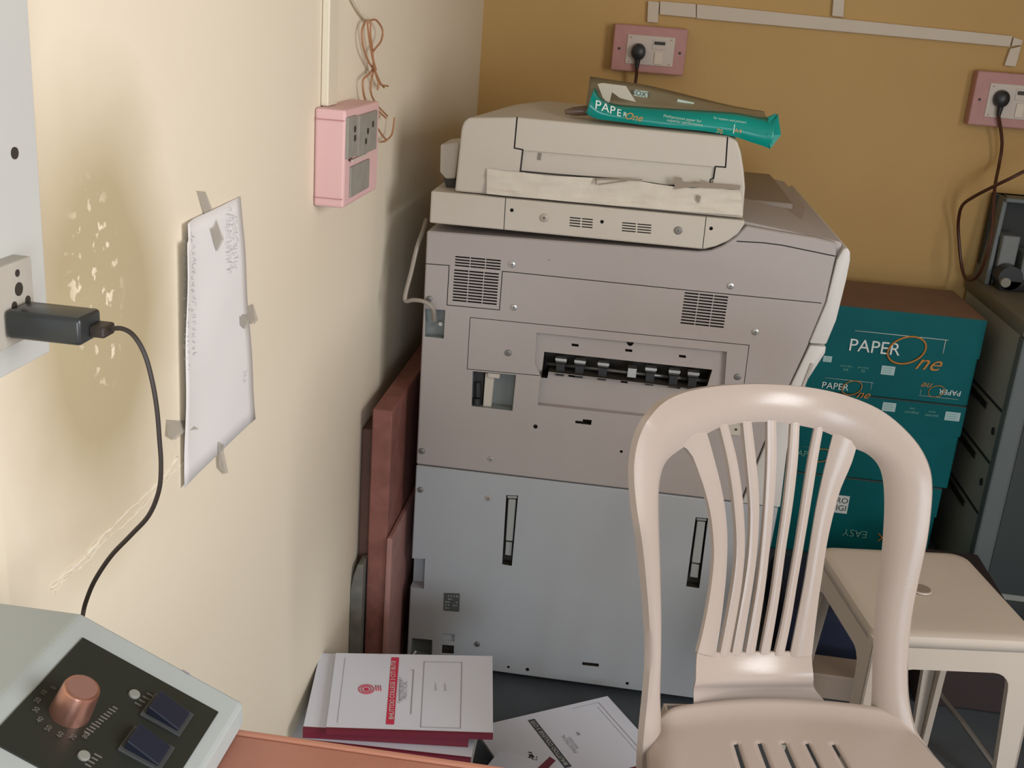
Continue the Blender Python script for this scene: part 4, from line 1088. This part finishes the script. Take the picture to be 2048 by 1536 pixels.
outer = [(84, 1600), (86, 1500), (93, 1400), (108, 1250), (118, 1100), (112, 950), (100, 800), (85, 660), (66, 540), (55, 430), (57, 340), (75, 260), (110, 190), (170, 125), (250, 87), (350, 66), (450, 57), (560, 55), (680, 62), (800, 80), (900, 108), (1000, 152), (1080, 212), (1150, 290), (1190, 370), (1203, 450), (1197, 560), (1180, 680), (1150, 820), (1125, 950), (1113, 1060), (1108, 1160), (1112, 1280), (1135, 1390), (1170, 1450), (1215, 1510)]
inner = [(128, 1600), (140, 1500), (158, 1400), (153, 1250), (155, 1100), (157, 950), (155, 800), (152, 650), (150, 540), (150, 470), (156, 415), (170, 368), (195, 335), (235, 305), (280, 278), (335, 246), (400, 217), (490, 203), (600, 201), (690, 214), (770, 232), (840, 262), (900, 300), (950, 322), (990, 358), (1012, 410), (1020, 500), (1016, 620), (1005, 750), (990, 870), (980, 980), (975, 1100), (972, 1230), (968, 1390), (1000, 1450), (1040, 1510)]
CB = bmesh.new(); nb = CV
oL = resample(cpath(outer, 4), 140); iL = resample(cpath(inner, 4), 140)
# pair by index of control points instead of arc length
oL = cpath(outer, 4); iL = cpath(inner, 4)
O3 = [chS(p.x, p.y) for p in oL]; I3 = [chS(p.x, p.y) for p in iL]
addstrip(CB, O3, I3, 8, .0035, .007, .010, nb)
def chstrip(Lp, Rp, bulge=.002, fl=.006, n=24, across=4):
    a = resample(cpath(Lp, 5), n); c = resample(cpath(Rp, 5), n)
    addstrip(CB, [chS(p.x, p.y)-CV*.001 for p in a], [chS(p.x, p.y)-CV*.001 for p in c], across, .0035, bulge, fl, nb)
chstrip([(205, 345), (228, 285), (272, 318), (306, 400), (332, 480), (352, 570), (362, 680), (360, 760), (345, 880), (322, 1000), (300, 1090)][1:], [(322, 205), (345, 275), (368, 360), (388, 440), (406, 540), (414, 650), (410, 780), (398, 900), (385, 1000), (368, 1105)][0:], .003)
chstrip([(825, 235), (806, 310), (780, 420), (757, 530), (737, 650), (714, 800), (690, 930), (655, 1105)], [(915, 285), (892, 362), (850, 460), (822, 560), (798, 670), (780, 790), (765, 890), (740, 1100)], .003)
slats = [[(398, 205), (430, 330), (450, 450), (461, 560), (466, 680), (458, 790), (438, 920), (403, 1100)],
 [(490, 195), (505, 330), (516, 450), (520, 560), (513, 700), (498, 820), (476, 950), (450, 1098)],
 [(585, 192), (586, 330), (581, 450), (573, 560), (560, 700), (545, 830), (525, 960), (502, 1095)],
 [(676, 200), (669, 330), (657, 450), (643, 560), (622, 700), (602, 850), (582, 970), (559, 1095)],
 [(768, 218), (747, 330), (728, 450), (711, 560), (690, 690), (666, 830), (642, 970), (614, 1100)]]
for s in slats:
    n = len(s); w = [17, 18, 18, 17, 16, 16, 17, 18]
    chstrip([(x-w[i], y) for i, (x, y) in enumerate(s)], [(x+w[i], y) for i, (x, y) in enumerate(s)], .0025, .007, 22, 4)
# lumbar panel below the slats, rolling forward onto the seat
def lumb(s, t):
    # s across 0..1, t down 0..1
    Lq_ = [(298, 1092), (288, 1150), (283, 1200), (284, 1240), (286, 1300)]; Rq_ = [(740, 1088), (736, 1140), (738, 1195), (752, 1235), (795, 1285)]
    i = min(3, int(t*4)); f_ = t*4-i
    l = Vector(Lq_[i]).lerp(Vector(Lq_[i+1]), f_); r = Vector(Rq_[i]).lerp(Vector(Rq_[i+1]), f_); p = l.lerp(r, s)
    v = chS(*Z2(p.x, p.y)); return v-CV*(.012*math.sin(PI*min(1, t*1.3))**2)
rows = [[lumb(k/12, j/10) for k in range(13)] for j in range(11)]
for a, sgn in ((0, 1),):
    fv = [[CB.verts.new(v) for v in r] for r in rows]; bv = [[CB.verts.new(v+CV*.0035) for v in r] for r in rows]
    for j in range(10):
        for k in range(12):
            CB.faces.new([fv[j][k], fv[j+1][k], fv[j+1][k+1], fv[j][k+1]]).smooth = True
            CB.faces.new([bv[j][k], bv[j][k+1], bv[j+1][k+1], bv[j+1][k]]).smooth = True
    for j in range(10):
        CB.faces.new([fv[j][0], bv[j][0], bv[j+1][0], fv[j+1][0]]); CB.faces.new([fv[j][12], fv[j+1][12], bv[j+1][12], bv[j][12]])
    for k in range(12): CB.faces.new([fv[0][k], fv[0][k+1], bv[0][k+1], bv[0][k]])
bmesh.ops.recalc_face_normals(CB, faces=CB.faces)
bk = link('backrest', CB, M['chair'], CHR, True)
# seat: grid in chair frame
def chP(u, v, z): return Vector((C0.x, C0.y, 0))+CU*u+CV*v+Vector((0, 0, z))
sb = bmesh.new(); NU, NV = 64, 60
vr, vf = -.028, -.47
def seat_half(v):
    t = (v-vf)/(vr-vf)          # 1 at the rear
    return .232-.045*max(0, t-.25)/.75
G = {}
for j in range(NV+1):
    v = vf+(vr-vf)*j/NV
    hw_ = seat_half(v)
    if j > NV-6: hw_ *= 1-.03*(j-(NV-6))**1.3/6
    if j < 6: hw_ *= 1-.02*(6-j)**1.4/6
    for i in range(NU+1):
        s = 2*i/NU-1; u = s*hw_ if s > 0 else s*(hw_+.024)
        vc = v-(-KC*.55*u*u if False else 0)-(.55*u*u*max(0, (v-vf)/(vr-vf))**2)*2
        e_ = max(0, abs(s)-.82)/.18; z = .428-.010*(1-abs(s)**2)*(1-((v-vf)/(vr-vf)-.5)**2*2)-.022*e_**2
        if j < 8: z -= .03*((8-j)/8)**2
        if j > NV-5: z += .012*((j-(NV-5))/5)**2
        G[i, j] = sb.verts.new(chP(u, vc, z))
slots = [(-.099, -.091), (-.066, -.058), (-.031, -.023), (.004, .012), (.039, .047)]
cols = [round(((a+.004)/.21+1)/2*NU) for a, c in slots]
for j in range(NV):
    for i in range(NU):
        v = vf+(vr-vf)*(j+.5)/NV; u = ((i+.5)/NU*2-1)*.21
        if -.36 < v < -.108 and i in cols: continue
        sb.faces.new([G[i, j], G[i+1, j], G[i+1, j+1], G[i, j+1]]).smooth = True
for v_ in [v for v in sb.verts if not v.link_faces]: sb.verts.remove(v_)
st = link('seat', sb, M['chair'], CHR, True); md = st.modifiers.new('s', 'SOLIDIFY'); md.thickness = .004; md.offset = -1
# apron and legs
ab = bmesh.new()
for sgn in (-1, 1):
    pts = [(sgn*(seat_half(v)-.020+(.024 if sgn < 0 else 0)), v) for v in [vf+.03+(vr-vf-.11)*k/8 for k in range(9)]]
    L_ = [chP(u, v, .415) for u, v in pts]; R_2 = [chP(u+sgn*.006, v, .365-.01*math.sin(PI*k/8)) for k, (u, v) in enumerate(pts)]
    addstrip(ab, L_, R_2, 2, .0035, 0, 0, CU*-sgn)
pts = [(u, vf+.008) for u in [-.2+.4*k/8 for k in range(9)]]
addstrip(ab, [chP(u, v, .405) for u, v in pts], [chP(u, v-.006, .36) for u, v in pts], 2, .0035, 0, 0, CV)
link('apron', ab, M['chair'], CHR, True)
for su in (-1, 1):
    for rear in (0, 1):
        lb = bmesh.new(); u0_ = su*(.175 if rear else .205); v0_ = -.02 if rear else vf+.03; v1_ = .06 if rear else vf-.01; u1_ = su*(.20 if rear else .225)
        L_ = []; R_2 = []; 
        for k in range(9):
            t = k/8; z = .415*(1-t)+.001; w = .030*(1-t)+.018*t
            c = chP(u0_+(u1_-u0_)*t, v0_+(v1_-v0_)*t, z)
            sgn = -1 if rear else 1
            L_.append((c, w))
        # L-shaped section
        vs = []
        for c, w in L_:
            o_ = CU*su; q_ = CV*(1 if rear else -1)
            vs.append([lb.verts.new(c+x_) for x_ in (o_*0+q_*0, -o_*w*1.3, -o_*w*1.3-q_*.004, -o_*.004-q_*.004, -o_*.004-q_*w*1.3, -q_*w*1.3)])
        for A_1, B_1 in zip(vs, vs[1:]):
            for k in range(6): lb.faces.new([A_1[k], A_1[(k+1) % 6], B_1[(k+1) % 6], B_1[k]])
        lb.faces.new(vs[0]); lb.faces.new(vs[-1][::-1]); bmesh.ops.recalc_face_normals(lb, faces=lb.faces)
        link('leg', lb, M['chair'], CHR)

# ================================================================ plastic stool
SZ = .45
STL = thing('plastic_stool', 'square beige plastic stool standing behind the chair at the right', 'stool', (.56, 1.78, 0))
bl = aZ(1640, 1098, SZ); brr = aZ(1905, 1092, SZ); fl_ = aZ(1752, 1266, SZ); fr_ = aZ(2092, 1281, SZ)
print('stool', bl, brr, fl_, fr_)
side = .30
sx = (fr_-fl_).normalized(); sxv = Vector((sx.x, sx.y, 0)).normalized(); syv = Vector((-sxv.y, sxv.x, 0))
O = Vector((fl_.x, fl_.y, 0))
W_ = (fr_-fl_).length; D_ = (((bl+brr)/2)-((fl_+fr_)/2)).dot(syv)
print('stool dims', W_, D_)
D_ = max(.26, min(D_, .33)); W_ = max(.25, min(W_, .33))
ctrS = O+sxv*W_/2+syv*D_/2
def sP(a, c, z): return ctrS+sxv*a+syv*c+Vector((0, 0, z))
def rsq(hw_, hd, r, z, n=6):
    out = []
    for (sx_, sy_, a0_) in ((1, 1, 0), (-1, 1, PI/2), (-1, -1, PI), (1, -1, 3*PI/2)):
        for k in range(n+1):
            a = a0_+PI/2*k/n; out.append(sP(sx_*(hw_-r)+r*math.cos(a), sy_*(hd-r)+r*math.sin(a), z))
    return out
b = bmesh.new(); rings = []
for (ins, z, r) in ((.06, SZ-.003, .03), (.02, SZ-.001, .03), (.008, SZ-.002, .03), (.002, SZ-.005, .03), (0, SZ-.011, .03), (-.001, SZ-.024, .03)):
    rings.append([b.verts.new(p) for p in rsq(W_/2-ins, D_/2-ins, r, z)])
for A_1, B_1 in zip(rings, rings[1:]):
    n = len(A_1)
    for k in range(n): b.faces.new([A_1[k], B_1[k], B_1[(k+1) % n], A_1[(k+1) % n]]).smooth = True
b.faces.new(rings[0]); bmesh.ops.recalc_face_normals(b, faces=b.faces)
o = link('stool_top', b, M['stool'], STL, True)
cb = bmesh.new(); hp = aZ(1842, 1181, SZ-.002)
o2 = o.modifiers.new('s', 'SOLIDIFY'); o2.thickness = .004; o2.offset = -1
b = bmesh.new(); addcyl(b, hp+Vector((0, 0, -.006)), (0, 0, 1), .0155, .0105, 24, 1); addtube(b, [hp+Vector((math.cos(t)*.0165, math.sin(t)*.0165, .002)) for t in [2*PI*k/28 for k in range(28)]], .0018, 6, 0, closed=True)
tag(link('centre_hole', b, [M['stool'], mat('hole_shade', (.25, .2, .16), .8)], STL, True), 'round finger hole with raised rim')
# side panels: apron + two half-legs with arch opening, made as sheet profile per side
def stool_side(A0, dirv, width, outn):
    """panel in plane through A0 along dirv; tapering outward to the floor"""
    H = SZ-.014; lw = .044; ap = .050; flare = .008
    N = 10; bm2 = bmesh.new()
    def pt(a, z):
        t = 1-z/H; return A0+dirv*(a+(a-width/2)/(width/2)*flare*t)+outn*(flare*t)+Vector((0, 0, z))
    def sheet(poly):
        a_ = [bm2.verts.new(p) for p in poly]; c_ = [bm2.verts.new(p-outn*.004) for p in poly]
        n = len(poly); bm2.faces.new(a_); bm2.faces.new(c_[::-1])
        for i in range(n): bm2.faces.new([a_[i], c_[i], c_[(i+1) % n], a_[(i+1) % n]])
    # grid of quads, arch inside edge
    r = .03
    arch = []
    zi = H-ap
    prof_l = [(lw*.55, .001), (lw*.75, zi*.5), (lw, zi-r)]+[(lw+r-r*math.cos(t), zi-r+r*math.sin(t)) for t in [PI/2*k/5 for k in range(1, 6)]]
    prof_r = [(width-a, z) for a, z in prof_l[::-1]]
    inner_ = prof_l+prof_r
    outer_ = [(0, z) for a, z in prof_l[:3]]+[(0, H)]+[(prof_l[k][0], H) for k in range(4, 8)]
    outer_ = outer_+[(width-a, z) for a, z in outer_[::-1]]
    n = len(inner_)
    fo = [bm2.verts.new(pt(*p)) for p in outer_]; fi = [bm2.verts.new(pt(*p)) for p in inner_]
    bo = [bm2.verts.new(pt(*p)-outn*.004) for p in outer_]; bi = [bm2.verts.new(pt(*p)-outn*.012) for p in inner_]
    for i in range(n-1):
        bm2.faces.new([fo[i], fi[i], fi[i+1], fo[i+1]]); bm2.faces.new([bo[i], bo[i+1], bi[i+1], bi[i]])
        bm2.faces.new([fi[i], bi[i], bi[i+1], fi[i+1]]); bm2.faces.new([fo[i], fo[i+1], bo[i+1], bo[i]])
    bmesh.ops.recalc_face_normals(bm2, faces=bm2.faces)
    link('leg_frame', bm2, M['stool'], STL)
c00 = ctrS-sxv*W_/2-syv*D_/2; c10 = ctrS+sxv*W_/2-syv*D_/2; c01 = ctrS-sxv*W_/2+syv*D_/2; c11 = ctrS+sxv*W_/2+syv*D_/2
stool_side(c00, sxv, W_, -syv); stool_side(c10, syv, D_, sxv); stool_side(c01, sxv, W_, syv); stool_side(c00, syv, D_, -sxv)

# things in the dark under and behind the stool
b = bmesh.new(); a = aY(1636, 1352, 2.1); c = aY(1712, 1392, 2.1)
addbox(b, (.455, 2.09, .001), (.66, 2.17, aY(1670, 1352, 2.09).z), 0, .003)
tag(link('wooden_batten', b, mat('batten', (.30, .23, .18), .7)), 'pale batten lying on the floor behind the stool legs', 'batten')
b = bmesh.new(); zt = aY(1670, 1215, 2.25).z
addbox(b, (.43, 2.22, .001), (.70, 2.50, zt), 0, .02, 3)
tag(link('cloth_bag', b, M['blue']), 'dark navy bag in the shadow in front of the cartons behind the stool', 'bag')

b = bmesh.new()
addtube(b, smoothpath([aY(1881, 1300, 2.02), aY(1874, 1350, 2.02), aY(1880, 1388, 2.0), aY(1925, 1445, 1.93), aY(1985, 1528, 1.86), aY(2030, 1590, 1.82)], 5), .006, 8)
tag(link('metal_bar', b, M['dsteel'], None, True), 'bent dull grey metal bar leaning in the dark under the stool', 'bar')
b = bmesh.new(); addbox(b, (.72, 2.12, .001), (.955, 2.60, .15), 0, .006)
tag(link('dark_filler_box', b, mat('filler_dark', (.035, .022, .022), .8)), 'very dark brown crate on the floor under and behind the stool', 'crate')  # plain dark box added to fill the darkness below the stool
# ================================================================ light
def area(name, loc, target, sx_, sy_, power, col):
    l = bpy.data.lights.new(name, 'AREA'); l.shape = 'RECTANGLE'; l.size = sx_; l.size_y = sy_; l.energy = power; l.color = col
    o = bpy.data.objects.new(name, l); C.objects.link(o); o.location = loc
    o.rotation_euler = (Vector(target)-Vector(loc)).to_track_quat('-Z', 'Y').to_euler(); return o
area('window_daylight', (XR+.03, 0, 1.55), (-1, -.1, 1.15), 1.4, 1.1, 56, (1, .985, .965))
area('doorway_daylight', (.95, YF+.03, .75), (.5, 1.8, .4), 1.3, 1.3, 52, (.78, .90, 1))
w = bpy.data.worlds.new('sky'); bpy.context.scene.world = w; w.use_nodes = True
w.node_tree.nodes['Background'].inputs[0].default_value = (.72, .82, 1, 1); w.node_tree.nodes['Background'].inputs[1].default_value = .55
sc = bpy.context.scene
sc.view_settings.view_transform = 'Standard'; sc.view_settings.look = 'None'; sc.view_settings.gamma = 1; sc.view_settings.exposure = 0
try: sc.view_settings.use_curve_mapping = False
except Exception: pass
